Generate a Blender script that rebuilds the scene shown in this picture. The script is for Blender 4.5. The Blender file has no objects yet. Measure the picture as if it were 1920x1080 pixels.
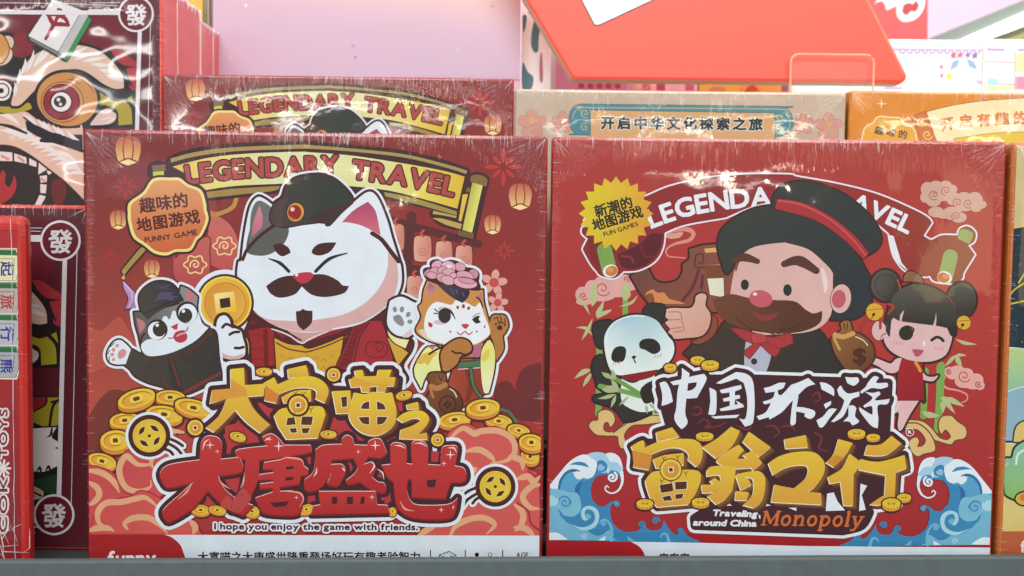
import bpy, bmesh, math, random
import numpy as np
from mathutils import Vector, Matrix
from mathutils.geometry import delaunay_2d_cdt, interpolate_bezier
random.seed(7)
SC = bpy.context.scene
COL = SC.collection

# ------------------------------------------------------------ camera
EYE = Vector((0, 0, 1.2))
FPX = 1884.1
PITCH, ROLL = math.radians(2.967), math.radians(0.709)
FWD = Vector((0, math.cos(PITCH), -math.sin(PITCH)))
UP0 = Vector((0, math.sin(PITCH), math.cos(PITCH)))
RT0 = Vector((1, 0, 0))
CR, SR = math.cos(ROLL), math.sin(ROLL)
RT = RT0 * CR + UP0 * SR            # the phone is held a touch off level
UP = UP0 * CR - RT0 * SR
cam_data = bpy.data.cameras.new('camera')
cam = bpy.data.objects.new('camera', cam_data)
COL.objects.link(cam)
cam_data.sensor_width = 36
cam_data.lens = 36 * FPX / 1920
cam_data.clip_start = 0.02
cam_data.clip_end = 50
cam.matrix_world = Matrix((
    (RT.x, UP.x, -FWD.x, EYE.x), (RT.y, UP.y, -FWD.y, EYE.y),
    (RT.z, UP.z, -FWD.z, EYE.z), (0, 0, 0, 1)))
cam_data.dof.use_dof = True
cam_data.dof.focus_distance = 0.6
cam_data.dof.aperture_fstop = 9.0
SC.camera = cam

# ------------------------------------------------------------ world and lamps
wd = bpy.data.worlds.new('World')
SC.world = wd
wd.use_nodes = True
wd.node_tree.nodes['Background'].inputs[0].default_value = (0.86, 0.94, 1.0, 1)
wd.node_tree.nodes['Background'].inputs[1].default_value = 0.27
SC.view_settings.view_transform = 'Standard'
SC.view_settings.look = 'None'
SC.view_settings.exposure = 0.0
SC.view_settings.gamma = 1.0
SC.cycles.max_bounces = 6
SC.cycles.transparent_max_bounces = 12
SC.cycles.caustics_reflective = False
SC.cycles.caustics_refractive = False
SC.cycles.sample_clamp_indirect = 4.0

def lamp(name, loc, to, sx, sy, power, color=(1, 1, 1), shape='RECTANGLE'):
    d = bpy.data.lights.new(name, 'AREA')
    d.shape, d.size, d.size_y, d.energy, d.color = shape, sx, sy, power, color
    o = bpy.data.objects.new(name, d)
    COL.objects.link(o)
    o.location = loc
    o.rotation_euler = (Vector(to) - Vector(loc)).to_track_quat('-Z', 'Y').to_euler()
    return o

lamp('aisle_ceiling_lamp', (0.1, -1.5, 2.75), (0.0, 0.6, 1.2), 2.6, 0.9, 85, (0.97, 0.98, 1.0))
lamp('shelf_top_lamp', (0.25, 0.72, 2.0), (0.2, 0.9, 1.2), 1.5, 0.22, 7.5, (1.0, 0.95, 0.90))
lamp('right_shelf_lamp', (1.0, 0.62, 1.75), (0.42, 0.75, 1.25), 0.5, 0.18, 5, (1.0, 0.86, 0.66))
for i, (az, el, p) in enumerate(((-2.6, 4.3, 1.3), (-6.5, 5.1, 0.9), (-11.5, 4.6, 0.7), (-9.2, 3.6, .5), (-4.5, 3.9, .6), (-14.2, 5.3, .9),
                                 (13.0, 5.6, 1.2), (16.0, 4.7, .9), (9.6, 6.2, .8), (20, 6.0, .8), (-18.0, 5.6, .7), (5.2, 5.8, .6))):
    dd = 5.2
    a, e = math.radians(az), math.radians(el)
    lamp('far_spot_lamp', (dd * math.sin(a), 0.585 - dd * math.cos(a), 1.2 + dd * math.sin(e)), (0, 0.6, 1.2),
         0.055, 0.055, p * .75, (1.0, 0.86, 0.6), 'DISK')
def far_panel(name, az, el, dist, sx, sy, radiance, color, tilt=0.0):
    """an unseen light across the aisle, placed for its reflection in the film"""
    a, e = math.radians(az), math.radians(el)
    o = lamp(name, (dist * math.sin(a), 0.585 - dist * math.cos(a), 1.2 + dist * math.tan(e)), (0.9 * math.sin(a), 0.585, 1.2), sx, sy, radiance * math.pi * sx * sy, color)
    o.rotation_euler.rotate_axis('Z', math.radians(tilt))
far_panel('warm_reflection_light', 28.5, 1.4, 5.0, 0.95, 0.9, 1.9, (1.0, 0.74, 0.42))  # added warm panel out of view, only for the tan reflection in the film
far_panel('cool_reflection_light', -20.0, 4.8, 5.0, 1.1, 0.5, 0.7, (0.86, 0.84, 1.0))  # added cool panel out of view, for the purplish haze on the film
far_panel('aisle_tube_lamp', -25.0, 11.2, 4.2, 1.5, 0.04, 26, (1.0, 0.98, 0.95), 8)
far_panel('aisle_tube_lamp', -22.0, 6.6, 4.2, 1.1, 0.03, 20, (1.0, 0.98, 0.95), -6)
far_panel('aisle_tube_lamp', -13.0, 8.0, 4.4, 1.6, 0.04, 22, (1.0, 0.99, 0.97), 14)
far_panel('aisle_tube_lamp', 2.0, 7.9, 4.4, 1.5, 0.03, 15, (1.0, 0.98, 0.95), -5)
far_panel('aisle_tube_lamp', 10.0, 5.6, 4.6, .9, 0.03, 14, (1.0, 0.95, 0.88), -4)
far_panel('aisle_tube_lamp', 24.0, 7.6, 4.6, 1.2, 0.05, 20, (1.0, 0.9, 0.7), -6)

# ------------------------------------------------------------ helpers
def tag(o, label=None, cat=None, group=None, kind=None):
    for k, v in (('label', label), ('category', cat), ('group', group), ('kind', kind)):
        if v:
            o[k] = v
    return o

def empty(name, loc, rz=0.0):
    o = bpy.data.objects.new(name, None)
    COL.objects.link(o)
    o.empty_display_size = 0.02
    o.location = loc
    o.rotation_euler = (0, 0, rz)
    return o

def lin(h):
    h = h.lstrip('#')
    return tuple((c / 12.92 if c <= 0.04045 else ((c + 0.055) / 1.055) ** 2.4)
                 for c in (int(h[i:i + 2], 16) / 255 for i in (0, 2, 4)))

INK = 0.84
def ink(h):
    return tuple(max(0.003, c - 0.013) * INK for c in lin(h))   # printing black is deeper than it looks through film

def node_mat(name):
    m = bpy.data.materials.new(name)
    m.use_nodes = True
    nt = m.node_tree
    return m, nt, nt.nodes['Principled BSDF']

def plain(name, color, rough=0.5, spec=0.4, emit=0, metal=0.0, noise=0.06, nscale=60.0, alpha=None, coat=0.0):
    m, nt, p = node_mat(name)
    N, L = nt.nodes.new, nt.links.new
    tc = N('ShaderNodeTexCoord')
    no = N('ShaderNodeTexNoise')
    no.inputs['Scale'].default_value = nscale
    no.inputs['Detail'].default_value = 6
    L(tc.outputs['Object'], no.inputs['Vector'])
    mx = N('ShaderNodeMix')
    mx.data_type = 'RGBA'
    c = lin(color) if isinstance(color, str) else color
    mx.inputs['A'].default_value = tuple(x * (1 - noise) for x in c) + (1,)
    mx.inputs['B'].default_value = tuple(min(1, x * (1 + noise)) for x in c) + (1,)
    L(no.outputs['Fac'], mx.inputs['Factor'])
    L(mx.outputs['Result'], p.inputs['Base Color'])
    p.inputs['Roughness'].default_value = rough
    p.inputs['Specular IOR Level'].default_value = spec
    p.inputs['Metallic'].default_value = metal
    p.inputs['Coat Weight'].default_value = coat
    p.inputs['Coat Roughness'].default_value = 0.05
    if alpha is not None:
        p.inputs['Alpha'].default_value = alpha
    if emit:
        p.inputs['Emission Color'].default_value = c + (1,)
        p.inputs['Emission Strength'].default_value = emit
    return m

def math_node(nt, op, a, b=None, c=None):
    n = nt.nodes.new('ShaderNodeMath')
    n.operation = op
    for i, v in enumerate((a, b, c)):
        if v is None:
            continue
        if isinstance(v, (int, float)):
            n.inputs[i].default_value = v
        else:
            nt.links.new(v, n.inputs[i])
    return n.outputs[0]

def wrapped(name, w, h, attr=True, color=None, amount=1.0, seed=0.0, gloss=1.0, ripple=1.0):
    """card under a tight clear film: printed ink below, a glossy wrinkled coat above.
    wrinkles run inwards from the four box edges and fan out at the corners"""
    m, nt, p = node_mat(name)
    N, L = nt.nodes.new, nt.links.new
    M = lambda *a: math_node(nt, *a)
    tc = N('ShaderNodeTexCoord')
    sp = N('ShaderNodeSeparateXYZ')
    L(tc.outputs['Object'], sp.inputs[0])
    X, Y, Z = sp.outputs
    # paper fibre / print grain
    g = N('ShaderNodeTexNoise')
    g.inputs['Scale'].default_value = 90
    g.inputs['Detail'].default_value = 8
    L(tc.outputs['Object'], g.inputs['Vector'])
    mr = N('ShaderNodeMapRange')
    mr.inputs['To Min'].default_value = 0.90
    mr.inputs['To Max'].default_value = 1.10
    L(g.outputs['Fac'], mr.inputs['Value'])
    mul = N('ShaderNodeMix')
    mul.data_type = 'RGBA'
    mul.blend_type = 'MULTIPLY'
    mul.inputs['Factor'].default_value = 1
    if attr:
        at = N('ShaderNodeAttribute')
        at.attribute_name = 'ink'
        L(at.outputs['Color'], mul.inputs['A'])
    else:
        mul.inputs['A'].default_value = ink(color) + (1,)
    L(mr.outputs[0], mul.inputs['B'])
    L(mul.outputs['Result'], p.inputs['Base Color'])
    p.inputs['Roughness'].default_value = 0.5
    p.inputs['Specular IOR Level'].default_value = 0.25
    # distances to the edges
    dl = M('ADD', X, w / 2)
    dr = M('SUBTRACT', w / 2, X)
    dt = M('SUBTRACT', h, Z)
    db = Z
    dx = M('MINIMUM', dl, dr)
    def streak(sx, sz, off):
        mp = N('ShaderNodeMapping')
        mp.inputs['Scale'].default_value = (sx, 1, sz)
        mp.inputs['Location'].default_value = (off, off * .7, off * .3)
        L(tc.outputs['Object'], mp.inputs['Vector'])
        n = N('ShaderNodeTexNoise')
        n.inputs['Scale'].default_value = 1
        n.inputs['Detail'].default_value = 3
        n.inputs['Distortion'].default_value = 0.6
        L(mp.outputs[0], n.inputs['Vector'])
        return n.outputs['Fac']
    def fall(d, reach):
        mm = N('ShaderNodeMapRange')
        mm.interpolation_type = 'SMOOTHSTEP'
        mm.inputs['From Min'].default_value = 0
        mm.inputs['From Max'].default_value = reach
        mm.inputs['To Min'].default_value = 1
        mm.inputs['To Max'].default_value = 0
        L(d, mm.inputs['Value'])
        return mm.outputs[0]
    top = M('MULTIPLY', streak(520, 38, 3 + seed), M('MULTIPLY', fall(dt, 0.021), fall(Y, 0.012)))
    side = M('MULTIPLY', streak(38, 480, 9 + seed), M('MULTIPLY', fall(dx, 0.008), fall(Y, 0.012)))
    bot = M('MULTIPLY', streak(420, 38, 5 + seed), fall(db, 0.010))
    # corner fans: streaks by angle around each upper corner
    ang = M('ARCTAN2', M('ADD', dt, 0.002), M('ADD', dx, 0.002))
    cn = N('ShaderNodeCombineXYZ')
    L(M('MULTIPLY', ang, 26.0), cn.inputs[0])
    L(M('MULTIPLY', X, 40.0), cn.inputs[1])
    cn.inputs[2].default_value = seed
    fn = N('ShaderNodeTexNoise')
    fn.inputs['Scale'].default_value = 1
    fn.inputs['Detail'].default_value = 3
    L(cn.outputs[0], fn.inputs['Vector'])
    corner = M('MULTIPLY', fn.outputs['Fac'], fall(M('ADD', dt, dx), 0.05))
    # slack: broad soft waves and a few creases over the whole sheet
    br = N('ShaderNodeTexNoise')
    br.inputs['Scale'].default_value = 14
    br.inputs['Detail'].default_value = 2
    mpb = N('ShaderNodeMapping')
    mpb.inputs['Location'].default_value = (seed, seed * 2, seed)
    L(tc.outputs['Object'], mpb.inputs['Vector'])
    L(mpb.outputs[0], br.inputs['Vector'])
    rip = N('ShaderNodeTexNoise')
    rip.inputs['Scale'].default_value = 75
    rip.inputs['Detail'].default_value = 3
    L(mpb.outputs[0], rip.inputs['Vector'])
    hsum = M('ADD', M('ADD', M('MULTIPLY', top, 0.0009), M('MULTIPLY', side, 0.0006)),
             M('ADD', M('MULTIPLY', corner, 0.0012), M('ADD', M('MULTIPLY', bot, 0.0006), M('ADD', M('MULTIPLY', rip.outputs['Fac'], 0.00006 * ripple), M('MULTIPLY', br.outputs['Fac'], 0.0019)))))
    bp = N('ShaderNodeBump')
    bp.inputs['Strength'].default_value = 1.0
    bp.inputs['Distance'].default_value = amount
    L(hsum, bp.inputs['Height'])
    L(bp.outputs[0], p.inputs['Coat Normal'])
    p.inputs['Coat Weight'].default_value = gloss
    p.inputs['Coat IOR'].default_value = 1.5
    p.inputs['Coat Roughness'].default_value = 0.045
    return m

# ------------------------------------------------------------ tracing: px -> ray -> plane
def ray(x, y):
    u, v = x - 960, y - 540
    return FWD * FPX + RT * u - UP * v

class Plane:
    """upright face through (cx, cy) turned by yaw; local x to the right, local z up from z0"""
    def __init__(s, cx, cy, z0, yaw=0.0):
        s.o = Vector((cx, cy, z0))
        s.yaw = yaw
        s.R = Matrix.Rotation(-yaw, 3, 'Z')
    def __call__(s, x, y):
        o = s.R @ (EYE - s.o)
        d = s.R @ ray(x, y)
        t = -o.y / d.y
        p = o + d * t
        return p.x, p.z

TILES = dict(A=(140, 220, 4), B=(580, 220, 4), C=(140, 470, 4), D=(580, 470, 4), E=(140, 680, 4), F=(580, 680, 4),
             G=(140, 810, 4), H=(580, 810, 4), I=(1010, 240, 4), J=(1440, 240, 4), K=(1010, 480, 4), L=(1440, 480, 4),
             M=(1010, 680, 4), N=(1440, 680, 4), O=(1010, 810, 4), P=(1440, 810, 4), Q=(0, 0, 4), R=(280, 0, 4),
             S=(660, 0, 4), U=(960, 0, 4), V=(1440, 0, 4), W=(0, 240, 2.571), X=(0, 640, 2.4545), T=(1022, 825, 4.4276), Z=(0, 0, 1))

def parse(s):
    """'A 10,20 30,40!' -> [(px, py, is_corner)], a letter picks the tile, # makes every point a corner"""
    out, t, allc = [], (0, 0, 1), False
    for k in s.split():
        if k == '#':
            allc = True
        elif k.isalpha():
            t = TILES[k]
        else:
            c = k.endswith('!')
            x, y = k.rstrip('!').split(',')
            out.append((t[0] + float(x) / t[2], t[1] + float(y) / t[2], c or allc))
    return out

def curve(pts, closed):
    if isinstance(pts, str):
        pts = parse(pts)
    n = len(pts)
    if n and len(pts[0]) == 2:
        return [tuple(p) for p in pts]
    if all(p[2] for p in pts):
        return [p[:2] for p in pts]
    out = []
    m = n if closed else n - 1
    for i in range(m):
        p1, p2 = pts[i], pts[(i + 1) % n]
        p0 = pts[(i - 1) % n] if (closed or i > 0) else p1
        p3 = pts[(i + 2) % n] if (closed or i + 2 < n) else p2
        if p1[2]: p0 = p1
        if p2[2]: p3 = p2
        dist = math.hypot(p2[0] - p1[0], p2[1] - p1[1])
        k = max(2, min(7, int(dist / 3) + 1))
        if p1[2] and p2[2]: k = 1
        for j in range(k):
            t = j / k
            a = [0.5 * (2 * p1[d] + (p2[d] - p0[d]) * t + (2 * p0[d] - 5 * p1[d] + 4 * p2[d] - p3[d]) * t * t
                        + (3 * p1[d] - p0[d] - 3 * p2[d] + p3[d]) * t ** 3) for d in (0, 1)]
            out.append((a[0], a[1]))
    if not closed:
        out.append(pts[-1][:2])
    return out

def area(p):
    return 0.5 * sum(p[i - 1][0] * p[i][1] - p[i][0] * p[i - 1][1] for i in range(len(p)))

def clean(p):
    q = []
    for a in p:
        if not q or abs(a[0] - q[-1][0]) + abs(a[1] - q[-1][1]) > 0.02:
            q.append(a)
    while len(q) > 2 and abs(q[0][0] - q[-1][0]) + abs(q[0][1] - q[-1][1]) <= 0.02:
        q.pop()
    return q

def union(polys, holes=()):
    """triangles of the union of polygons, less the holes"""
    vs, es, ps = [], [], []
    nh = len(polys)
    for i, p in enumerate(list(polys) + list(holes)):
        p = clean(p)
        if len(p) < 3 or abs(area(p)) < 1e-3:
            continue
        b, n = len(vs), len(p)
        vs += [Vector(a) for a in p]
        es += [(b + k, b + (k + 1) % n) for k in range(n)]
        ps.append((i >= nh, np.array(p)))
    if not ps:
        return []
    ov, oe, of = delaunay_2d_cdt(vs, es, [], 0, 1e-4)[:3]
    P = np.array([tuple(v) for v in ov])
    F = np.array(of)
    cen = P[F].mean(axis=1)
    inside = np.zeros(len(F), bool)
    hole = np.zeros(len(F), bool)
    for is_hole, p in ps:
        lo, hi = p.min(0), p.max(0)
        k = np.nonzero((cen[:, 0] >= lo[0]) & (cen[:, 0] <= hi[0]) & (cen[:, 1] >= lo[1]) & (cen[:, 1] <= hi[1])
                       & ~(hole if is_hole else inside))[0]
        if not len(k):
            continue
        c = cen[k]
        w = np.zeros(len(k), int)
        q = np.roll(p, -1, 0)
        for (ax, ay), (bx, by) in zip(p, q):
            side = (bx - ax) * (c[:, 1] - ay) - (c[:, 0] - ax) * (by - ay)
            w += ((ay <= c[:, 1]) & (by > c[:, 1]) & (side > 0)).astype(int)
            w -= ((ay > c[:, 1]) & (by <= c[:, 1]) & (side < 0)).astype(int)
        (hole if is_hole else inside)[k[w != 0]] = True
    return [[tuple(P[a]) for a in f] for f in F[inside & ~hole]]

def disc(cx, cy, rx, ry=None, rot=0.0, n=None):
    ry = rx if ry is None else ry
    n = n or max(8, min(40, int(max(rx, ry) * 2) + 6))
    c, s = math.cos(rot), math.sin(rot)
    return [(cx + rx * math.cos(t) * c - ry * math.sin(t) * s, cy + rx * math.cos(t) * s + ry * math.sin(t) * c)
            for t in (2 * math.pi * i / n for i in range(n))]

def stroke_polys(p, w, closed=False, cap=True):
    """w: width or list of widths spread along the path"""
    p = clean(p)
    n = len(p)
    if n < 2:
        return [disc(p[0][0], p[0][1], (w if isinstance(w, (int, float)) else w[0]) / 2)] if n else []
    if isinstance(w, (int, float)):
        r = [w / 2] * n
    else:
        acc = [0.0]
        for i in range(1, n):
            acc.append(acc[-1] + math.hypot(p[i][0] - p[i - 1][0], p[i][1] - p[i - 1][1]))
        r = []
        for a in acc:
            t = a / acc[-1] * (len(w) - 1)
            k = min(int(t), len(w) - 2)
            r.append((w[k] + (w[k + 1] - w[k]) * (t - k)) / 2)
    r = [max(x, 0.05) for x in r]
    segs = [(i, (i + 1) % n) for i in range(n if closed else n - 1)]
    nor = []
    for i, j in segs:
        dx, dy = p[j][0] - p[i][0], p[j][1] - p[i][1]
        l = math.hypot(dx, dy) or 1
        nor.append((-dy / l, dx / l))
    out = []
    vn = {}
    for k in range(len(segs)):
        i, j = segs[k]
        k2 = (k + 1) % len(segs)
        if not closed and k2 == 0:
            continue
        a, b = nor[k], nor[k2]
        dt = a[0] * b[0] + a[1] * b[1]
        if dt > 0.80:
            mx, my = a[0] + b[0], a[1] + b[1]
            l2 = (mx * mx + my * my) / 2
            vn[(k, 1)] = vn[(k2, 0)] = (mx / l2, my / l2)
        else:
            out.append(disc(p[j][0], p[j][1], r[j], n=max(8, min(20, int(r[j] * 2) + 7))))
    for k, (i, j) in enumerate(segs):
        a, b = vn.get((k, 0), nor[k]), vn.get((k, 1), nor[k])
        out.append([(p[i][0] + a[0] * r[i], p[i][1] + a[1] * r[i]), (p[j][0] + b[0] * r[j], p[j][1] + b[1] * r[j]),
                    (p[j][0] - b[0] * r[j], p[j][1] - b[1] * r[j]), (p[i][0] - a[0] * r[i], p[i][1] - a[1] * r[i])])
    if cap and not closed:
        for i in (0, n - 1):
            if r[i] > 0.25:
                out.append(disc(p[i][0], p[i][1], r[i], n=max(8, min(20, int(r[i] * 2) + 7))))
    return out

GLYPHS = {}
def glyph(ch):
    if ch in GLYPHS:
        return GLYPHS[ch]
    c = bpy.data.curves.new('glyph', 'FONT')
    c.body = ch
    c.size = 1
    c.resolution_u = 3
    o = bpy.data.objects.new('glyph', c)
    COL.objects.link(o)
    dg = bpy.context.evaluated_depsgraph_get()
    m = o.to_mesh()
    tris = []
    for f in m.polygons:
        tris.append([tuple(m.vertices[i].co[:2]) for i in f.vertices])
    o.to_mesh_clear()
    k = o.to_curve(dg)
    cons = []
    for sp in k.splines:
        bp = sp.bezier_points
        con = []
        for i in range(len(bp)):
            a, b = bp[i], bp[(i + 1) % len(bp)]
            straight = (a.handle_right - a.co).length < 1e-5 and (b.handle_left - b.co).length < 1e-5
            cross = abs((a.handle_right - a.co).cross(b.co - a.co).z) + abs((b.handle_left - a.co).cross(b.co - a.co).z)
            if straight or cross < 1e-5:
                con.append(tuple(a.co[:2]))
            else:
                con += [tuple(v[:2]) for v in interpolate_bezier(a.co, a.handle_right, b.handle_left, b.co, 4)[:-1]]
        cons.append(con)
    o.to_curve_clear()
    bpy.data.objects.remove(o)
    bpy.data.curves.remove(c)
    xs = [p[0] for q in cons for p in q] or [0, .3]
    GLYPHS[ch] = (tris, cons, min(xs), max(xs))
    return GLYPHS[ch]

def along(path, s):
    """point and unit tangent at arc length s"""
    acc = 0
    for i in range(1, len(path)):
        (ax, ay), (bx, by) = path[i - 1], path[i]
        l = math.hypot(bx - ax, by - ay)
        if s <= acc + l or i == len(path) - 1:
            t = (s - acc) / (l or 1)
            return ax + (bx - ax) * t, ay + (by - ay) * t, (bx - ax) / (l or 1), (by - ay) / (l or 1)
        acc += l

class Art:
    """one printed part: coloured ink shapes stacked a few microns apart on a face"""
    def __init__(s, face, name, parent, mat, rect=None, counter=None, dz=2.4e-6):
        s.face, s.name, s.parent, s.mat, s.rect, s.dz = face, name, parent, mat, rect, dz
        s.ctr = counter if counter is not None else [0]
        s.v, s.f, s.c = [], [], []
    def tris(s, tr, col):
        if not tr:
            return
        s.ctr[0] += 1
        y = -0.00012 - s.ctr[0] * s.dz
        if isinstance(col, str):
            cc = ink(col)
            fn = lambda x, yy: cc
        elif callable(col):
            fn = col
        else:
            c0, c1, g0, g1 = ink(col[0]), ink(col[1]), col[2], col[3]
            if isinstance(g0, str): g0 = parse(g0)[0]
            if isinstance(g1, str): g1 = parse(g1)[0]
            gx, gy = g1[0] - g0[0], g1[1] - g0[1]
            gg = gx * gx + gy * gy
            def fn(x, yy):
                t = max(0, min(1, ((x - g0[0]) * gx + (yy - g0[1]) * gy) / gg))
                return tuple(a + (b - a) * t for a, b in zip(c0, c1))
        cache = {}
        def vert(p):
            k = (round(p[0], 4), round(p[1], 4))
            if k not in cache:
                x, z = s.face(p[0], p[1])
                cache[k] = (x, z, fn(p[0], p[1]))
            return cache[k]
        idx = {}
        for t in tr:
            poly = [vert(p) for p in t]
            if s.rect:
                poly = s.clip(poly)
                if len(poly) < 3: continue
            a = 0.5 * sum(poly[i - 1][0] * poly[i][1] - poly[i][0] * poly[i - 1][1] for i in range(len(poly)))
            if abs(a) < 1e-12: continue
            if a < 0: poly = poly[::-1]
            face = []
            for x, z, c in poly:
                k = (round(x, 8), round(z, 8))
                if k not in idx:
                    idx[k] = len(s.v)
                    s.v.append((x, y, z))
                face.append(idx[k])
                s.c.append(c + (1,))
            if len(set(face)) < len(face):
                del s.c[-len(face):]
                continue
            s.f.append(face)
    def clip(s, poly):
        x0, x1, z0, z1 = s.rect
        for ax, val, sg in ((0, x0, 1), (0, x1, -1), (1, z0, 1), (1, z1, -1)):
            if not poly: break
            out = []
            for i in range(len(poly)):
                a, b = poly[i - 1], poly[i]
                da, db = (a[ax] - val) * sg, (b[ax] - val) * sg
                if (da >= 0) != (db >= 0):
                    t = da / (da - db)
                    out.append((a[0] + (b[0] - a[0]) * t, a[1] + (b[1] - a[1]) * t,
                                tuple(p + (q - p) * t for p, q in zip(a[2], b[2]))))
                if db >= 0:
                    out.append(b)
            poly = out
        return poly
    # --- primitives
    def fill(s, pts, col, line=None, lw=0, holes=()):
        p = curve(pts, True)
        if line:
            s.tris(union([p] + stroke_polys(p, lw * 2, True)), line)
        s.tris(union([p], [curve(h, True) for h in holes]), col)
        return s
    def halo(s, shapes, w, col):
        """one flat silhouette round several shapes"""
        allp = []
        for q in shapes:
            p = curve(q, True)
            allp += [p] + stroke_polys(p, w * 2, True)
        s.tris(union(allp), col)
        return s
    def fills(s, shapes, col, holes=()):
        s.tris(union([curve(q, True) for q in shapes], [curve(h, True) for h in holes]), col)
        return s
    def line(s, pts, w, col, closed=False):
        s.tris(union(stroke_polys(curve(pts, closed), w, closed)), col)
        return s
    def lines(s, many, w, col):
        ps = []
        for q in many:
            ps += stroke_polys(curve(q, False), w)
        s.tris(union(ps), col)
        return s
    def dot(s, at, rx, col, ry=None, rot=0.0, line=None, lw=0):
        (x, y, _), = parse(at) if isinstance(at, str) else [(at[0], at[1], 0)]
        d = disc(x, y, rx, ry, math.radians(rot))
        if line:
            s.tris(union([disc(x, y, rx + lw, (ry or rx) + lw, math.radians(rot))]), line)
        s.tris(union([d]), col)
        return s
    def ring(s, at, r, w, col, ry=None, rot=0.0):
        (x, y, _), = parse(at) if isinstance(at, str) else [(at[0], at[1], 0)]
        s.tris(union(stroke_polys(disc(x, y, r, ry, math.radians(rot), 36), w, True)), col)
        return s
    def spiral(s, at, r, w, col, turns=1.6, start=0.0, sign=1):
        (x, y, _), = parse(at)
        p = []
        n = int(14 * turns)
        for i in range(n + 1):
            t = i / n
            a = math.radians(start) + sign * turns * 2 * math.pi * t
            q = r * (1 - 0.86 * t)
            p.append((x + q * math.cos(a), y + q * math.sin(a)))
        s.tris(union(stroke_polys(p, w)), col)
        return s
    def text(s, string, path, h, col, bold=0.0, rims=(), fit=True, shear=0.0, cjk=None, gap=0.07, wide=1.0, ratio=None):
        """letters standing on a path (tile coords); h = letter height in px; rims = ((width px, colour), ...) largest first"""
        path = curve(path, False)
        if cjk is None:
            cjk = ord(string[0]) > 0x2e00
        em = h / (ratio or (0.90 if cjk else 0.73))
        items, pos = [], 0.0
        for ch in string:
            if ch == ' ':
                pos += 0.30; continue
            tr, cons, x0, x1 = glyph(ch)
            if cjk:
                items.append((ch, pos, 0.0)); pos += 1.0
            else:
                items.append((ch, pos, x0)); pos += (x1 - x0) + gap
        total = pos if cjk else pos - gap
        plen = sum(math.hypot(path[i][0] - path[i - 1][0], path[i][1] - path[i - 1][1]) for i in range(1, len(path)))
        k = plen / total if fit else em * wide
        polys_f, cons_all = [], []
        for ch, p0, off in items:
            tr, cons, x0, x1 = glyph(ch)
            gw = 1.0 if cjk else x1 - x0
            cx, cy, tx, ty = along(path, (p0 + gw / 2) * k)
            gx = k if not cjk else min(k, em * 1.05)
            mid = 0.5 if cjk else (x0 + x1) / 2
            base = 0.06 if cjk else 0.0
            def mp(q):
                lx = (q[0] - mid) * gx + shear * q[1] * em
                ly = -(q[1] + base) * em
                return (cx + lx * tx - ly * ty, cy + lx * ty + ly * tx)
            polys_f += [[mp(q) for q in t] for t in tr]
            cons_all += [[mp(q) for q in c] for c in cons]
        for w, c in rims:
            st = []
            for q in cons_all:
                st += stroke_polys(q, w * 2 + bold, True)
            s.tris(union(polys_f + st), c)
        if bold:
            st = []
            for q in cons_all:
                st += stroke_polys(q, bold, True)
            s.tris(union(polys_f + st), col)
        else:
            s.tris(union(polys_f), col)
        return s
    def build(s):
        me = bpy.data.meshes.new(s.name)
        me.from_pydata(s.v, [], s.f)
        at = me.color_attributes.new('ink', 'FLOAT_COLOR', 'CORNER')
        flat = [x for c in s.c for x in c]
        if len(flat) != len(me.loops) * 4:
            raise RuntimeError('ink count %d %d' % (len(flat), len(me.loops) * 4))
        at.data.foreach_set('color', flat)
        me.materials.append(s.mat)
        o = bpy.data.objects.new(s.name, me)
        COL.objects.link(o)
        o.parent = s.parent
        return o

def mesh_obj(name, bm, mat, parent=None, smooth=False):
    me = bpy.data.meshes.new(name)
    bm.to_mesh(me)
    bm.free()
    for m in (mat if isinstance(mat, (list, tuple)) else [mat]):
        me.materials.append(m)
    if smooth:
        for p in me.polygons: p.use_smooth = True
    o = bpy.data.objects.new(name, me)
    COL.objects.link(o)
    o.parent = parent
    return o

def box_bm(x0, x1, y0, y1, z0, z1, bev=0.0, seg=2):
    bm = bmesh.new()
    bmesh.ops.create_cube(bm, size=1)
    for v in bm.verts:
        v.co = Vector(((x0 + x1) / 2 + v.co.x * (x1 - x0), (y0 + y1) / 2 + v.co.y * (y1 - y0), (z0 + z1) / 2 + v.co.z * (z1 - z0)))
    if bev:
        bmesh.ops.bevel(bm, geom=bm.edges[:], offset=bev, segments=seg, profile=0.5, affect='EDGES')
    return bm

def slab_bm(pts, y0, y1, bev=0.0):
    """outline in local (x, z), thick from y0 to y1"""
    bm = bmesh.new()
    if area(pts) > 0: pts = pts[::-1]
    a = [bm.verts.new((x, y0, z)) for x, z in pts]
    b = [bm.verts.new((x, y1, z)) for x, z in pts]
    n = len(pts)
    bm.faces.new(a)
    bm.faces.new(b[::-1])
    for i in range(n):
        bm.faces.new((a[i], b[i], b[(i + 1) % n], a[(i + 1) % n]))
    bmesh.ops.recalc_face_normals(bm, faces=bm.faces[:])
    if bev:
        bmesh.ops.bevel(bm, geom=[e for e in bm.edges if abs(e.verts[0].co.y - e.verts[1].co.y) < 1e-9 and e.verts[0].co.y < (y0 + y1) / 2],
                        offset=bev, segments=2, profile=0.5, affect='EDGES')
    return bm

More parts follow.
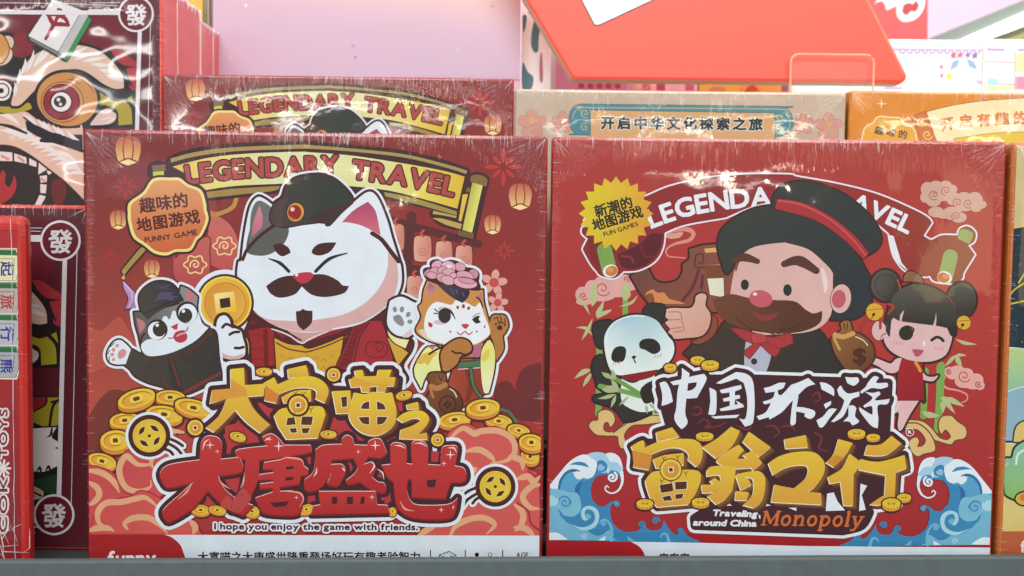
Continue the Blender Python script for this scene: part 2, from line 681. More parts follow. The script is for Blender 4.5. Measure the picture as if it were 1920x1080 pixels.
class Carton:
    """a boxed game: root Empty at the middle of the front bottom edge"""
    def __init__(s, name, label, cat, cx, cy, z0, w, h, depth, yaw, color, group=None, seed=0.0, amount=1.0, bev=0.0022, gloss=1.0, ripple=1.0):
        s.w, s.h, s.depth = w, h, depth
        s.root = empty(name, (cx, cy, z0), yaw)
        tag(s.root, label, cat, group)
        s.face = Plane(cx, cy, z0, yaw)
        s.ctr = [0]
        s.ink = wrapped('printed_card_' + name, w, h, True, None, amount, seed, gloss, ripple)
        s.card = wrapped('wrapped_card_' + name, w, h, False, color, amount, seed, gloss, ripple)
        mesh_obj('carton', box_bm(-w / 2, w / 2, 0, depth, 0, h, bev, 3), s.card, s.root)
        e = bev * 0.9
        s.rect = (-w / 2 + e, w / 2 - e, e, h - e)
        s.front = None
    def art(s, name, parent=None, face=None):
        return Art(face or s.face, name, parent if parent is not None else (s.front or s.root), s.ink, s.rect, s.ctr)
    def base(s, colfn, n=26):
        """the flat printed ground of the front, colour varying as in the artwork"""
        a = Art(lambda x, z: (x, z), 'front_print', s.root, s.ink, s.rect, s.ctr)
        x0, x1, z0, z1 = s.rect
        tr = []
        for i in range(n):
            for j in range(n):
                xa, xb = x0 + (x1 - x0) * i / n, x0 + (x1 - x0) * (i + 1) / n
                za, zb = z0 + (z1 - z0) * j / n, z0 + (z1 - z0) * (j + 1) / n
                tr.append([(xa, za), (xb, za), (xb, zb), (xa, zb)])
        a.tris(tr, lambda x, z: colfn((x - x0) / (x1 - x0), (z1 - z) / (z1 - z0)))
        s.front = a.build()
        return s.front

def copy_tree(o, parent=None):
    c = o.copy()
    COL.objects.link(c)
    c.parent = parent
    for ch in list(o.children):
        copy_tree(ch, c)
    return c

def mixc(stops, t):
    """piecewise colour ramp: ((t, hex), ...)"""
    for (a, ca), (b, cb) in zip(stops, stops[1:]):
        if t <= b:
            k = max(0, min(1, (t - a) / (b - a)))
            return tuple(p + (q - p) * k for p, q in zip(ink(ca), ink(cb)))
    return ink(stops[-1][1])

def lerp(a, b, t):
    return tuple(p + (q - p) * t for p, q in zip(a, b))

# ------------------------------------------------------------ the shelf and the display behind it
SHELF_Z = 1.2 - 0.1985
M_SHELF = plain('grey_green_shelf_paint', (0.085, 0.108, 0.108), 0.55, 0.4, noise=0.16, nscale=160)
M_DARK = plain('dark_shelf_steel', (0.045, 0.05, 0.052), 0.5, 0.4)
M_RISER = plain('pale_riser_board', (0.55, 0.53, 0.5), 0.5, 0.3)
shelf = tag(empty('shelf', (0, 0.6, SHELF_Z), 0.052), 'grey painted display shelf whose raised front lip hides the bottoms of the boxes', 'shelf')
mesh_obj('shelf_board', box_bm(-1.1, 1.1, -0.035, 0.62, -0.022, 0, 0.001), M_DARK, shelf)
LIP = mesh_obj('front_lip', box_bm(-1.1, 1.1, -0.0415, -0.0355, -0.06, 0.0163, 0.0014, 3), M_SHELF, shelf)
RIS1 = 1.2 + 0.098 - 0.243
riser = tag(empty('display_riser', (0, 0.685, SHELF_Z)), 'long step behind the front boxes that lifts the second row', 'riser')
mesh_obj('step', box_bm(-1.05, 1.05, 0, 0.19, 0.0002, RIS1 - SHELF_Z - 0.0002, 0.001), M_DARK, riser)
RIS2 = 1.2 + 0.02
riser2 = tag(empty('display_riser', (0, 0.88, SHELF_Z)), 'tall back step carrying the pink panel and pastel cartons', 'riser')
mesh_obj('step', box_bm(-1.05, 1.05, 0, 0.32, 0.0002, RIS2 - SHELF_Z - 0.0002, 0.001), M_RISER, riser2)

# ------------------------------------------------------------ cat game, front row
CATW, CATH = 0.2662, 0.2565
cat = Carton('game_box', 'red front-row board game box with a big moustached white cat under a gold title',
             'game box', -0.11311, 0.58202, SHELF_Z, CATW, CATH, 0.055, 0.03226, '#9a3030', 'boxes of the cat board game', 1.7, 1.0)
random.seed(3)
def cat_ground(u, v):
    r = mixc(((0, '#86302f'), (.25, '#8e3230'), (.5, '#a23a36'), (.75, '#a83832'), (1, '#a83434')), v)
    l = mixc(((0, '#7e3434'), (.25, '#8c3834'), (.5, '#a2483c'), (.66, '#b45042'), (.8, '#a8403a'), (1, '#a83434')), v)
    c = lerp(l, r, min(1, max(0, (u - .1) * 1.6)))
    return c
cat.base(cat_ground)

def petals(a, at, r, col, n=8, w=.26):
    (x, y, _), = parse(at)
    ps = []
    for i in range(n):
        t = 2 * math.pi * i / n
        k = 1.0 if i % 2 == 0 else .78
        ps.append(disc(x + math.cos(t) * r * .62 * k, y + math.sin(t) * r * .62 * k, r * .38 * k, r * w * .42, t))
        ps.append([(x + math.cos(t) * r * .18, y + math.sin(t) * r * .18),
                   (x + math.cos(t + .2) * r * .62 * k, y + math.sin(t + .2) * r * .62 * k),
                   (x + math.cos(t - .2) * r * .62 * k, y + math.sin(t - .2) * r * .62 * k)])
    a.tris(union(ps), col)

def lantern(a, at, w, top='#b85848', bot='#e8bc78'):
    (x, y, _), = parse(at)
    w = w / 4
    f = lambda *q: [(x + p[0] * w, y + p[1] * w, p[2] if len(p) > 2 else False) for p in q]
    a.fill(f((-.36, -.52), (0, -.6), (.36, -.52), (.5, -.15), (.42, .3), (.36, .42, True), (0, .28, True), (-.36, .42, True), (-.42, .3), (-.5, -.15)),
           (top, bot, (x, y - .5 * w), (x, y + .4 * w)))
    a.fill(f((-.34, .44, True), (0, .3, True), (.34, .44, True), (0, .56, True)), '#f0d894')
    a.lines([f((-.14, -.56), (-.2, -.1), (-.15, .34)), f((.14, -.56), (.2, -.1), (.15, .34))], w * .05, '#8e3a34')
    a.line(f((-.36, .42), (0, .28), (.36, .42)), w * .05, '#8e3a34')

a = cat.art('sky_print')
a.fill('C 60,560 200,600 330,500 420,620 500,800 420,900 300,860 120,900 60,800', '#b45446')
a.fill('F 1385,260! 1395,180 1450,140 1510,150 1545,210! 1560,120 1610,40 1680,10 1745,0! 1745,440! 1580,440! 1400,300!', '#70302f')
a.fill('E 95,420! 200,260 300,200 420,250 420,420 300,700 95,760!', '#7a382f')
a.build()
for at, r, c in (('B 1455,372', 36, '#b83c38'), ('B 1463,1000', 19, '#b04038'), ('A 380,520', 24, '#a83a34'), ('C 270,50', 17, '#a83630')):
    a = cat.art('firework_print'); petals(a, at, r, c); a.build()
for at, w in (('A 402,255', 190), ('A 328,772', 125), ('C 580,140', 118), ('B 1582,600', 172), ('B 1375,808', 125)):
    a = cat.art('sky_lantern_print'); lantern(a, at, w); a.build()
# lantern rack
a = cat.art('lantern_rack_print')
a.line('# B 560,760 1270,950', 15, '#5c2d2b')
a.line('# B 765,740 720,1300', 18, '#5c2d2b')
a.line('# D 700,140 850,160', 22, '#5c2d2b')
def paper(at, w, h, rot=0):
    (x, y, _), = parse(at)
    w, h = w / 4, h / 4
    q = [(-.5, -.3), (-.35, -.5), (.35, -.5), (.5, -.3), (.5, .3), (.35, .5), (-.35, .5), (-.5, .3)]
    a.fill([(x + p[0] * w, y + p[1] * h, 0) for p in q], ('#dca48c', '#c87868', (x - w * .2, y), (x + w * .6, y)), '#6a2e2c', 2.2)
    a.line([(x + 1, y - h * .5, 0), (x - 3, y - h * .62, 0), (x + 2, y - h * .74, 0)], 4.5, '#c0524a')
    a.spiral('Z %f,%f' % (x, y + h * .1), w * .3, 1.1, '#b86055', 1.7)
paper('B 650,900', 120, 190); paper('B 850,985', 128, 185); paper('B 1010,1015', 120, 165); paper('B 1160,1050', 120, 170); paper('D 790,275', 110, 165)
a.build()
# blossoms right of the lady cat
a = cat.art('blossom_print')
for at, r in (('D 1385,240', 24), ('D 1413,390', 19)):
    (x, y, _), = parse(at)
    for i in range(5):
        t = math.radians(-80 + 72 * i)
        a.dot((x + math.cos(t) * r * .62, y + math.sin(t) * r * .62), r * .42, '#dca294', r * .30, math.degrees(t), '#a04a44', .7)
    a.dot((x, y), r * .38, '#c24f4c', line='#e0a8a0', lw=.8)
a.build()
# big pink paper lanterns behind the badge
a = cat.art('paper_lantern_print')
for p in ('A 1010,790! 1060,740 1150,790 1210,880 1235,1000 C 1210,120 1120,140 1030,110 990,40 990,0', 'A 760,1060 850,960 1000,900 1010,1000 C 1005,180 900,275 800,245 745,180 745,20'):
    a.fill(p, ('#c86a60', '#b44a4c', 'A 1000,800', 'C 1000,250'), '#843434', 2.5)
a.line('A 1215,600 1190,670 1110,715 1040,730', 8, '#b88c48')
a.fill('# A 1020,700 1060,710 1050,775 1015,765', '#c07840')
for at in ('A 1125,965', 'C 905,105'):
    (x, y, _), = parse(at)
    p = [(x + (19 + 2.6 * math.cos(6 * t)) * math.cos(t), y + (16 + 2.4 * math.cos(6 * t)) * math.sin(t)) for t in (i * math.pi / 30 for i in range(60))]
    a.tris(union(stroke_polys(p, 2.6, True)), '#ecd08c')
    a.spiral('Z %f,%f' % (x, y), 10, 2.6, '#ecd08c', 1.3, 160)
a.build()

def coin(a, at, w, h, rot=0, rim='#d8a832', side='#cf7a3c', dark='#6b3a22', edge=None):
    """a chunky lying coin with a square hole; sizes in tile px"""
    (x, y, _), = parse(at)
    rx, ry, r = w / 8, h / 8, math.radians(rot)
    th = ry * .42
    d0 = disc(x, y, rx, ry, r, 34)
    low = [(p[0], p[1] + th) for p in d0]
    body = [d0, low, [(x - rx * math.cos(r), y - rx * math.sin(r)), (x + rx * math.cos(r), y + rx * math.sin(r)),
                      (x + rx * math.cos(r), y + rx * math.sin(r) + th), (x - rx * math.cos(r), y - rx * math.sin(r) + th)]]
    if edge is None: edge = 3.2
    st = []
    for b in body: st += stroke_polys(b, edge * 2, True)
    a.tris(union(body + st), '#59301f')
    a.tris(union(body), (side, '#d8953c', (x - rx, y), (x + rx, y)))
    a.tris(union([d0]), '#e4c038')
    a.tris(union([disc(x + rx * .02, y + ry * .04, rx * .80, ry * .78, r)]), '#8a5522')
    a.tris(union([disc(x + rx * .03, y + ry * .10, rx * .78, ry * .74, r)]), ('#d88f38', '#e4bc48', (x - rx, y), (x + rx * .8, y)))
    c, s = math.cos(r), math.sin(r)
    q = lambda kx, ky, oy=0: [(x + i * kx * rx * c - j * ky * ry * s, y + i * kx * rx * s + j * ky * ry * c + oy, 0) for i, j in
                              ((-1, -.6), (-.6, -1), (.6, -1), (1, -.6), (1, .6), (.6, 1), (-.6, 1), (-1, .6))]
    a.fill(q(.34, .44, ry * .10), '#a86a28')
    a.fill(q(.34, .44), '#eccb4a')
    a.fill(q(.17, .22), '#6b3a22')

def face_coin(a, at, r, hole=.3, dark='#5a3020', rim=4.0):
    (x, y, _), = parse(at)
    r = r / 4
    a.dot((x, y), r + rim, '#4a2720')
    a.dot((x, y), r, '#e6c648')
    a.dot((x, y), r * .78, ('#e0a848', '#cc8038', (x - r, y - r), (x + r, y + r)))
    h = r * hole
    a.fill([(x - h, y - h, 1), (x + h, y - h, 1), (x + h, y + h, 1), (x - h, y + h, 1)], '#f0dc9c')
    h *= .62
    a.fill([(x - h, y - h, 1), (x + h, y - h, 1), (x + h, y + h, 1), (x - h, y + h, 1)], '#4a3018')

# scroll banner
a = cat.art('banner_print')
DK = '#45292a'
a.fill('A 545,400 560,350 620,325 680,335 700,300! 800,255 1000,215 1300,190 1700,178 B 0,178 300,205 700,245 1000,315 1200,385! 1215,420 1260,405 1340,440 1350,490 1330,560 1250,910! 1100,900 1130,850! 1000,820 930,770 900,720 920,690! 700,645 500,595 300,560 0,530 A 1500,570 1250,600 1000,625! 900,500 700,450 560,450', DK)
a.fill('A 720,310! 900,262 1200,225 1700,205 B 0,208 300,232 700,275 1000,345 1185,400! 1175,425! 1000,370 700,300 300,255 0,235 A 1700,235 1200,255 900,295 725,340!', '#a89058')
a.fill('A 735,370! 1000,305 1300,272 1700,258 B 0,262 300,285 700,345 1000,400 1165,445! 1110,685! 900,625 600,550 300,515 0,490 A 1500,500 1200,515 985,545! 870,440!', lambda x, y: mixc(((0, '#e0b850'), (.12, '#e6d070'), (.35, '#dcdca8'), (.7, '#e2dc9c'), (.86, '#e2cc58'), (1, '#d8b038')), (x - 325) / 550))
a.fill('A 990,560! 1200,535 1540,515! 1500,550 1250,578 1000,605!', '#a08448')
a.fill('B 560,560! 800,610 1105,705! 1105,735! 940,690! 800,650 570,590!', '#a08c4a')
a.fill('B 930,700! 1105,740! 1100,755! 1000,735 925,725!', '#b8a058')
a.fill('B 920,755! 1000,760 1145,800! 1135,840! 1020,805!', '#b8a058')
a.fill('# B 1150,580 1190,575 1140,780 1120,775', '#e0b848')
a.fill('# B 1180,525 1210,530 1205,560 1175,560', '#7a6238')
a.fill('# B 1222,490 1302,505 1220,865 1148,845', ('#b8b04c', '#dcd870', 'B 1190,600', 'B 1260,620'))
a.fill('B 1215,440 1280,432 1335,465 1325,520! 1260,500 1210,485!', '#86683e')
a.fill('# B 1120,848 1235,872 1228,912 1112,885', '#7a5a38')
a.fill('# A 580,362 680,352 684,400 590,408', '#86684a')
a.fill('# A 588,410 670,402 672,440 590,442', '#c0c858')
a.text('LEGENDARY', 'A 852,500 1000,478 1280,450 1560,440 B 60,430 215,425', 36, '#ae4a46', 3.6, ((2.6, '#4e2a28'),), gap=.13)
a.text('TRAVEL', 'B 318,455 480,478 700,510 900,552 1075,592', 36, '#ae4a46', 3.6, ((2.6, '#4e2a28'),), gap=.13)
a.build()

# flower badge
a = cat.art('badge_print')
a.line('# A 520,985 430,1085', 15, DK); a.line('# C 500,0 372,155', 15, DK)
a.line('# A 520,985 430,1085', 9, '#a48c4c'); a.line('# C 500,0 372,155', 9, '#a48c4c')
a.dot('C 368,203', 3.6, '#d8a848', line=DK, lw=1.2)
a.line('# C 375,155 370,195', 2, '#b0a090')
a.fill('C 360,225! 420,280 460,330 468,425! 380,438! 405,360 375,290', ('#c498c4', '#a87ca8', 'C 400,250', 'C 430,430'), '#5c3038', 2)
a.line('C 372,235 425,310 430,370 405,425', 1.2, '#e4d0e0')
BADGE = 'A 515,560 590,460 720,452 790,455 850,500 950,545 985,640 990,690 1005,770 960,880 920,920 870,1000 760,1010 690,1035 600,1020 520,960 440,900 405,790 400,720 410,640'
a.halo([BADGE], 4.2, '#43282a')
a.fill(BADGE, '#ecd888')
pts = parse(BADGE)
cx = sum(p[0] for p in pts) / len(pts); cy = sum(p[1] for p in pts) / len(pts)
a.fill([(cx + (p[0] - cx) * .925, cy + (p[1] - cy) * .925, False) for p in pts], ('#dc9860', '#c9653c', 'A 680,480', 'A 720,1000'))
a.text('趣味的', '# A 492,718 862,668', 27, '#5a2a28', 1.7, gap=.05)
a.text('地图游戏', '# A 470,860 950,788', 25, '#5a2a28', 1.7)
a.text('FUNNY', '# A 530,940 722,912', 10.2, '#5a2a28', .9, gap=.11)
a.text('GAME', '# A 752,908 922,878', 10.2, '#5a2a28', .9, gap=.11)
a.build()

# ---- the moustached white cat
BR = '#4a2624'
WH = '#dfe6ec'
a = cat.art('white_cat_print')
HEADW = 'A 1250,1075 1275,880 1315,680 1370,600 1430,615 1520,680 1600,700 1800,760 B 100,760 240,720 330,640 440,560 510,600 580,760 620,900 670,1060 D 690,130 690,250 640,360 520,470 380,550 200,590 60,612 C 1700,612 1560,585 1430,520 1330,430 1255,320 1222,190 1232,80'
HAT = 'A 1490,800 1470,740 1500,650 1560,600 1590,520 1660,460 1780,435 1880,438 B 60,432 170,460 260,530 315,600 320,640! 240,710 185,770 150,805 130,805! 125,790 60,782 A 1820,785 1700,800 1580,820'
COINC = disc(422.5, 567.5, 53.5)
PAWR = 'D 600,400 620,368 690,345 770,380 820,410 850,490 840,550 780,620 740,650! 640,625 585,545'
HANDL = 'C 1065,560 1085,500 1130,485 1165,520 1180,570 1245,600 1265,660 1280,720 1270,790 1180,815 1095,785 1065,700'
ROBE = 'C 1330,470! 1450,560 1700,640 D 100,580 400,540 580,440! 600,600 760,660 770,740 700,860 740,960 690,1020! 400,1050 0,1080 C 1700,1080 1200,1060! 1150,840! 1280,600'
a.halo([HEADW, HAT, COINC, PAWR, HANDL, ROBE], 8.8, WH)
a.halo([HEADW, HAT, PAWR], 5.0, BR)
a.fill(ROBE, '#5a2526', BR, 3)
# robe
a.fill('C 1300,600! 1470,575 1500,640! 1520,860! 1330,870! 1325,700', '#9c2a2a', BR, 2.6)
a.fill('# C 1415,590 1450,585 1455,870 1425,870', '#6e2022')
for y in (640, 740, 820):
    a.line('C 1330,%d 1380,%d 1420,%d' % (y, y - 12, y + 10), 1.5, '#6e2022')
a.fill('C 1500,655! 1600,700 1705,712! D 0,735 140,690 255,640! 240,740 200,870 90,960! 0,1000! C 1560,930! 1515,900!', '#d2a234', BR, 2.8)
a.line('C 1515,690 1600,735 1705,755 D 0,755 150,705 300,635', 3, '#7a4a20')
for i in range(16):
    x, y = 1560 + (i % 8) * 62, 800 + (i // 8) * 75 + (i % 3) * 14
    a.line('C %d,%d %d,%d %d,%d' % (x - 22, y, x, y - 18, x + 18, y + 6), 1.4, '#b08428')
a.fill('C 1490,590! 1600,620 1705,600! D 0,575 60,600 330,540! 250,600 100,650 C 1710,690! 1600,640 1560,650', '#8c2a30')
a.fill('C 1580,585! 1705,690! D 120,600! 60,600! C 1705,590', '#cf9a92')
a.line('C 1480,585 1600,630 1700,692 D 0,665 150,600 340,545', 2.6, '#e4dcdc')
a.line('C 1470,575 1590,610 1702,672', 2.6, BR)
a.fill('D 205,870! 270,720 335,560! 440,530 540,525! 580,640 640,870! 480,860 300,890', '#a22f34', BR, 2.8)
a.fill('D 215,880! 280,720 340,560! 450,535! 370,640 310,870!', '#7e2628')
for i in range(9):
    y = 600 + i * 30
    a.line('D %d,%d %d,%d' % (325 - i * 12, y, 372 - i * 8, y + 12), 1.3, '#5a1e20')
a.line('D 450,540 380,650 325,880', 2.2, BR)
a.line('D 420,740 440,690 500,680 560,690 590,740 560,790 500,800 430,780 420,740', 2, '#74242a')
a.spiral('D 520,730', 12, 2, '#74242a', 1.2, 200)
a.fill('# D 585,650 742,765 665,862', '#d2a23c', BR, 2.4)
a.fill('D 585,545! 640,630 747,668! 722,732! 640,690 592,625', '#e6dfa2', BR, 2.4)
# face
a.fill(HEADW, WH)
a.fill('D 590,0! 645,60 668,190 640,330 560,430 400,530 200,578 60,605 20,608! 20,522! 250,480 420,390 530,270 585,140', '#d6aaa4')
a.fill('C 1338,455! 1450,512 1600,525 1700,528 1935,520! 1935,600! 1780,608 1640,600 1500,560 1400,500', '#d6aaa4')
a.fill('A 1295,1010 1300,900 1350,780 1450,800 1560,800 1605,830 1600,890 1560,960 1480,1020 1390,1038', '#5d5c58')
a.fill('A 1310,960! 1325,720 1380,625 1480,680 1500,760 1440,840', '#6c6c69')
a.fill('A 1328,895! 1345,780 1388,658! 1412,760 1405,825! 1360,870', ('#cf8290', '#c46a7a', 'A 1380,680', 'A 1350,880'))
a.line('A 1262,1065 1300,985 1390,890 1490,815', 6.5, BR)
a.fill('B 245,787! 330,700 440,632! 500,710 535,885! 400,815 300,790', ('#b04a66', '#cc6a7c', 'B 400,680', 'B 440,860'))
a.line('B 472,870 540,915 600,990 670,1080', 8, BR)
a.line('B 590,935 520,640 440,580', 0.1, WH)
a.fill('A 1488,958! 1540,945 1600,972 1622,1015! 1560,1042 1512,1010', BR)
a.fill('B 20,1000 60,955 120,940 205,938! 160,1005 90,1035 35,1028', BR)
a.line('C 1458,60 1540,92 1608,155', [2, 6.5, 6], '#2b2a30'); a.line('D 285,18 150,62 48,155', [2, 6.5, 6], '#2b2a30')
a.fill('C 1438,265! 1510,215 1600,188 1700,198 1720,240 1705,268! 1650,328 1540,352 1470,320', '#4a2a28')
a.fill('D -40,210 20,180 120,180 210,220 250,258 298,265! 260,318 130,347 20,330 -55,268!', '#4a2a28')
a.fill('C 1638,188 1690,166 1770,162 1792,190 1745,238 1690,242', '#ba3846')
a.dot('C 1666,181', 3, '#eee0e2')
a.fill('C 1660,455! 1690,450 1712,435! 1740,448 1785,450! 1778,540 1718,597! 1672,550', '#4a2a28')
# hat
a.fill(HAT, ('#4a403c', '#343a34', 'A 1500,700', 'A 1880,600'), BR, 3)
a.fill('A 1490,800! 1485,740 1530,640 1600,600 1565,700 1560,790 1540,830', '#57413f')
a.fill('B 130,800! 60,782! 0,760 120,690 260,640 318,640! 235,712', '#42302e')
a.dot('A 1658,712', 15.5, '#cf9c3c', 17.5, 12, BR, 2); a.dot('A 1652,713', 12.5, '#96282a', 14); a.dot('A 1635,690', 4, '#e8c8c4')
a.fill('A 1610,740 1640,770 1690,750 1660,760', '#c04a44')
# raised paw
a.fill(PAWR, WH, BR, 4.5)
a.fill('D 820,430 838,520 780,610 735,650! 700,640 780,560', '#dfc4c0')
for at, rx, ry, rt in (('D 642,440', 4, 5.5, -10), ('D 695,440', 4.3, 5.8, 8), ('D 742,478', 4.2, 5.5, 25), ('D 755,532', 5, 4.2, 0)):
    a.dot(at, rx, '#8b8a88', ry, rt)
a.fill('D 630,495 660,480 690,490 712,540 700,565 670,555 640,530', '#8b8a88')
# coin held up
a.dot('C 1130,390', 54, BR)
a.dot('C 1130,390', 48.5, ('#e8bc40', '#d69a30', 'C 980,250', 'C 1280,540'))
a.ring('C 1130,390', 48, 3.4, '#ecd060')
a.dot('C 1130,395', 38.5, ('#d69038', '#e0aa44', 'C 1000,300', 'C 1260,500'))
a.ring('C 1130,393', 38.5, 1.1, '#a86a28')
a.fill('C 1048,335! 1060,322 1185,308 1198,320 1215,440 1205,455 1075,468 1062,458', ('#f4e098', '#e8bc3c', 'C 1050,320', 'C 1150,460'))
a.fill('# C 1088,362 1165,350 1172,420 1097,432', '#3e2a20')
# hand with thumb
a.line('C 1275,640 1300,700 1290,790 1180,850', 3, '#e6d290')
a.fill(HANDL, WH, BR, 6)
a.fill('C 1075,720 1120,770 1200,790 1268,770 1240,810 1170,812 1095,785', '#d8aaa4')
a.lines(['C 1110,575 1140,550 1190,572', 'C 1165,628 1195,612 1235,608', 'C 1205,728 1235,730 1268,722'], 5.2, BR)
a.fill('# C 1320,548 1338,528 1362,545', '#8c2a2c')
a.build()

# ---- tuxedo cat
a = cat.art('tuxedo_cat_print')
BODY = 'C 370,850! 420,745 500,775 640,800 850,700 1010,590! 1060,620 1080,800 1100,1000 E 990,170! 850,230 730,220! 700,190 560,150 460,100 420,50'
PAW = 'C 250,760 290,690 340,668 390,700 425,740! 385,850! 300,850 255,820'
THEAD = 'C 500,710 485,640 462,560 448,462! 500,462 545,500 650,440 790,395 790,320 800,265! 860,290 925,345! 920,450 960,540 1010,575! 900,680 740,760 600,792 530,780'
THAT = 'C 488,340 540,270 620,232 720,245 790,315 825,375! 720,410 610,470 548,522! 500,440'
a.halo([BODY, PAW, THEAD, THAT], 8, WH)
a.halo([BODY, PAW, THEAD, THAT], 3.4, BR)
a.fill(BODY, ('#4a423a', '#3a3632', 'C 450,850', 'C 1050,800'))
a.fill('# C 690,800 740,785 830,1080 E 830,230 760,230 740,190', '#3b3532')
a.line('# C 720,800 790,1010', 4, '#6e3430'); a.line('# C 660,960 740,1100', 4, '#6e3430'); a.line('# C 830,1060 1090,920', 6, '#7c3632')
a.line('C 740,810 850,760 990,650 1030,590', 5, '#5a3230')
for q in ('C 800,760 830,820 900,810 910,740', 'C 1010,880 1030,820 1080,800', 'C 790,950 820,930 860,960', 'C 540,900 570,860 620,890'):
    a.line(q, 1.4, '#35302e')
a.fill(PAW, WH)
for at, rx in (('C 322,712', 3.2), ('C 295,742', 3.4), ('C 285,778', 3.4), ('C 295,815', 3)):
    a.dot(at, rx, '#d0928a', rx * 1.15, 30)
a.fill('C 330,760 365,735 390,755 380,790 345,812 328,800', '#d0928a')
a.lines(['C 300,690 270,720', 'C 268,745 250,775', 'C 262,790 262,830'], 1.6, BR)
a.fill(THEAD, ('#5c5a56', '#8e8e8c', 'C 500,600', 'C 950,450'))
a.fill('C 500,715 540,670 640,640 660,510 690,490 715,515 740,450 775,470 800,520 910,440 960,545 1005,578! 900,680 740,760 600,790 530,775', WH)
a.fill('C 465,502! 520,530 530,570 492,625!', '#c0787e'); a.fill('C 835,290! 880,310 912,355! 900,372 850,372!', '#c4707a')
a.line('C 530,620 505,650 500,690', 3.5, BR)
for at, px, k in (('C 622,592', 'C 638,590', 1), ('C 845,462', 'C 835,485', 1.05)):
    a.dot(at, 19.5 * k, '#3b2c2a', 19.5 * k); (x, y, _), = parse(at)
    a.dot((x + (-1 if k == 1 else 1.5), y + 2), 16.5 * k, '#e6eaee', 17 * k)
    a.dot(px, 12.5, '#3c3830', 13.5)
    (x, y, _), = parse(px); a.dot((x - 4, y - 8), 3.2, '#eef0f2')
a.fill('C 722,570! 778,542! 772,585 755,592', '#be3c48')
a.line('C 705,655 740,652 770,620 800,600 840,600 852,572', 2, '#b04a52')
a.dot('C 796,644', 13, '#b83f4a', 11.5); a.line('C 770,640 795,625 830,618', 2, '#e0c4c8')
a.fill(THAT, ('#4a443c', '#38333a', 'C 520,400', 'C 780,320'))
a.fill('C 620,350! 650,310 760,315! 720,330 790,345! 740,355 760,375! 660,365 600,385!', '#574b68')
a.fill('C 610,265! 690,255 735,250! 700,275 740,285! 660,290', '#4c4258')
a.line('C 520,470 620,430 720,385 815,360', 1.5, '#2c2624')
a.build()

# ---- lady cat with the peony
a = cat.art('lady_cat_print')
LHEAD = 'D 845,390 858,300 885,225! 960,250 1100,280 1240,300 1302,292! 1308,380 1330,470 1362,590 1348,640 1260,705 1150,722 1000,705 880,665 800,600 840,500 820,420'
PEONY = 'D 880,200 865,145 915,130 915,90 960,75 1000,95 1060,80 1120,95 1160,130 1230,145 1265,175 1260,230 1270,285 1180,290 1090,260 1000,235 930,215'
SLV = 'D 790,930 790,870 850,760 900,720 985,740 1000,890 960,920! F 880,100 840,195! 800,120'
SLV2 = 'D 1290,760 1350,670 1392,760 1385,900 1350,1050 F 1340,225 1310,220 1290,100'
RPAW = 'D 1352,560 1370,490 1420,480 1470,490 1492,560 1465,620 1450,640 1455,740 1405,825! 1385,700 1362,640'
DRESS = 'D 1100,820! 1285,810! 1300,1000 F 1310,230 1270,260! 1150,330! 1040,170! 1060,100'
a.halo([LHEAD, PEONY, SLV, SLV2, RPAW, DRESS], 8, WH)
a.halo([LHEAD, PEONY, SLV, SLV2, RPAW, DRESS], 3.2, BR)
a.fill(RPAW, '#b3783e')
a.lines(['D 1385,510 1410,500 1415,530', 'D 1425,490 1440,510 1435,535', 'D 1465,510 1470,540'], 2, BR)
a.fill('D 1405,575 1430,555 1450,575 1440,595 1415,592', '#4c2a22')
for at in ('D 1400,550', 'D 1425,540', 'D 1448,540', 'D 1465,555'): a.dot(at, 2, '#4c2a22', 2.6)
a.fill(DRESS, ('#a4482e', '#8e3a28', 'D 1100,900', 'D 1300,900'))
a.fill('D 1160,890! 1200,880! F 1210,60 1240,160 1200,280! 1160,300! 1190,160', '#7c3428')
a.fill('# D 1225,700 1300,690 1280,790 1220,800', '#b06a80'); a.fill('# D 1140,790 1220,770 1215,815 1130,820', '#a86c38')
a.fill('# D 1112,838 1280,822 1288,868 1118,880', '#4b7552', BR, 1.6)
a.line('D 1110,810 1280,800', 3, BR); a.line('D 1120,888 1280,876', 1.6, '#e4d4c4')
a.line('D 1210,885 1225,980 F 1215,100 1240,190 1290,260', 8.5, BR); a.line('D 1210,885 1225,980 F 1215,100 1240,190 1290,260', 5, '#4b7552')
a.fill(SLV, ('#e8e890', '#dfe0a0', 'D 850,760', 'D 850,1000')); a.fill(SLV2, ('#e4e078', '#e6e8b8', 'D 1340,760', 'D 1340,1000'))
a.fill('D 805,830 860,770 960,760 920,810 890,860 870,840 830,850', '#d8b64c'); a.fill('D 1290,790 1340,740 1350,790 1310,830', '#dcc860')
a.fill('# D 890,715 950,710 925,745', '#b0708a')
a.line('D 900,775 950,742 1000,720', 4, BR)
a.fill(LHEAD, '#cc8c4c')
a.fill('D 862,560 885,450 950,385 1065,405 1100,372 1180,390 1240,420 1280,390 1308,470 1352,590 1340,640 1255,695 1150,714 1000,696 890,650', '#e8ecee')
a.fill('D 815,600! 860,590 900,660 1000,700! 880,665', '#e0cca8')
a.fill('D 905,240! 940,270 952,305! 872,335! 885,280', ('#a0608c', '#c88a90', 'D 910,250', 'D 910,330')); a.fill('D 1290,310! 1255,350 1285,370!', '#b47488')
a.line('D 1255,350 1280,370 1300,420', 3, BR)
a.fill('D 955,250! 1060,262 1190,290 1195,340 1150,392! 1090,362 1020,310', ('#50404a', '#332c38', 'D 1000,270', 'D 1150,380'))
a.lines(['D 1060,285 1085,330', 'D 1100,290 1110,320', 'D 1150,310 1160,340'], 2, '#5f5a80')
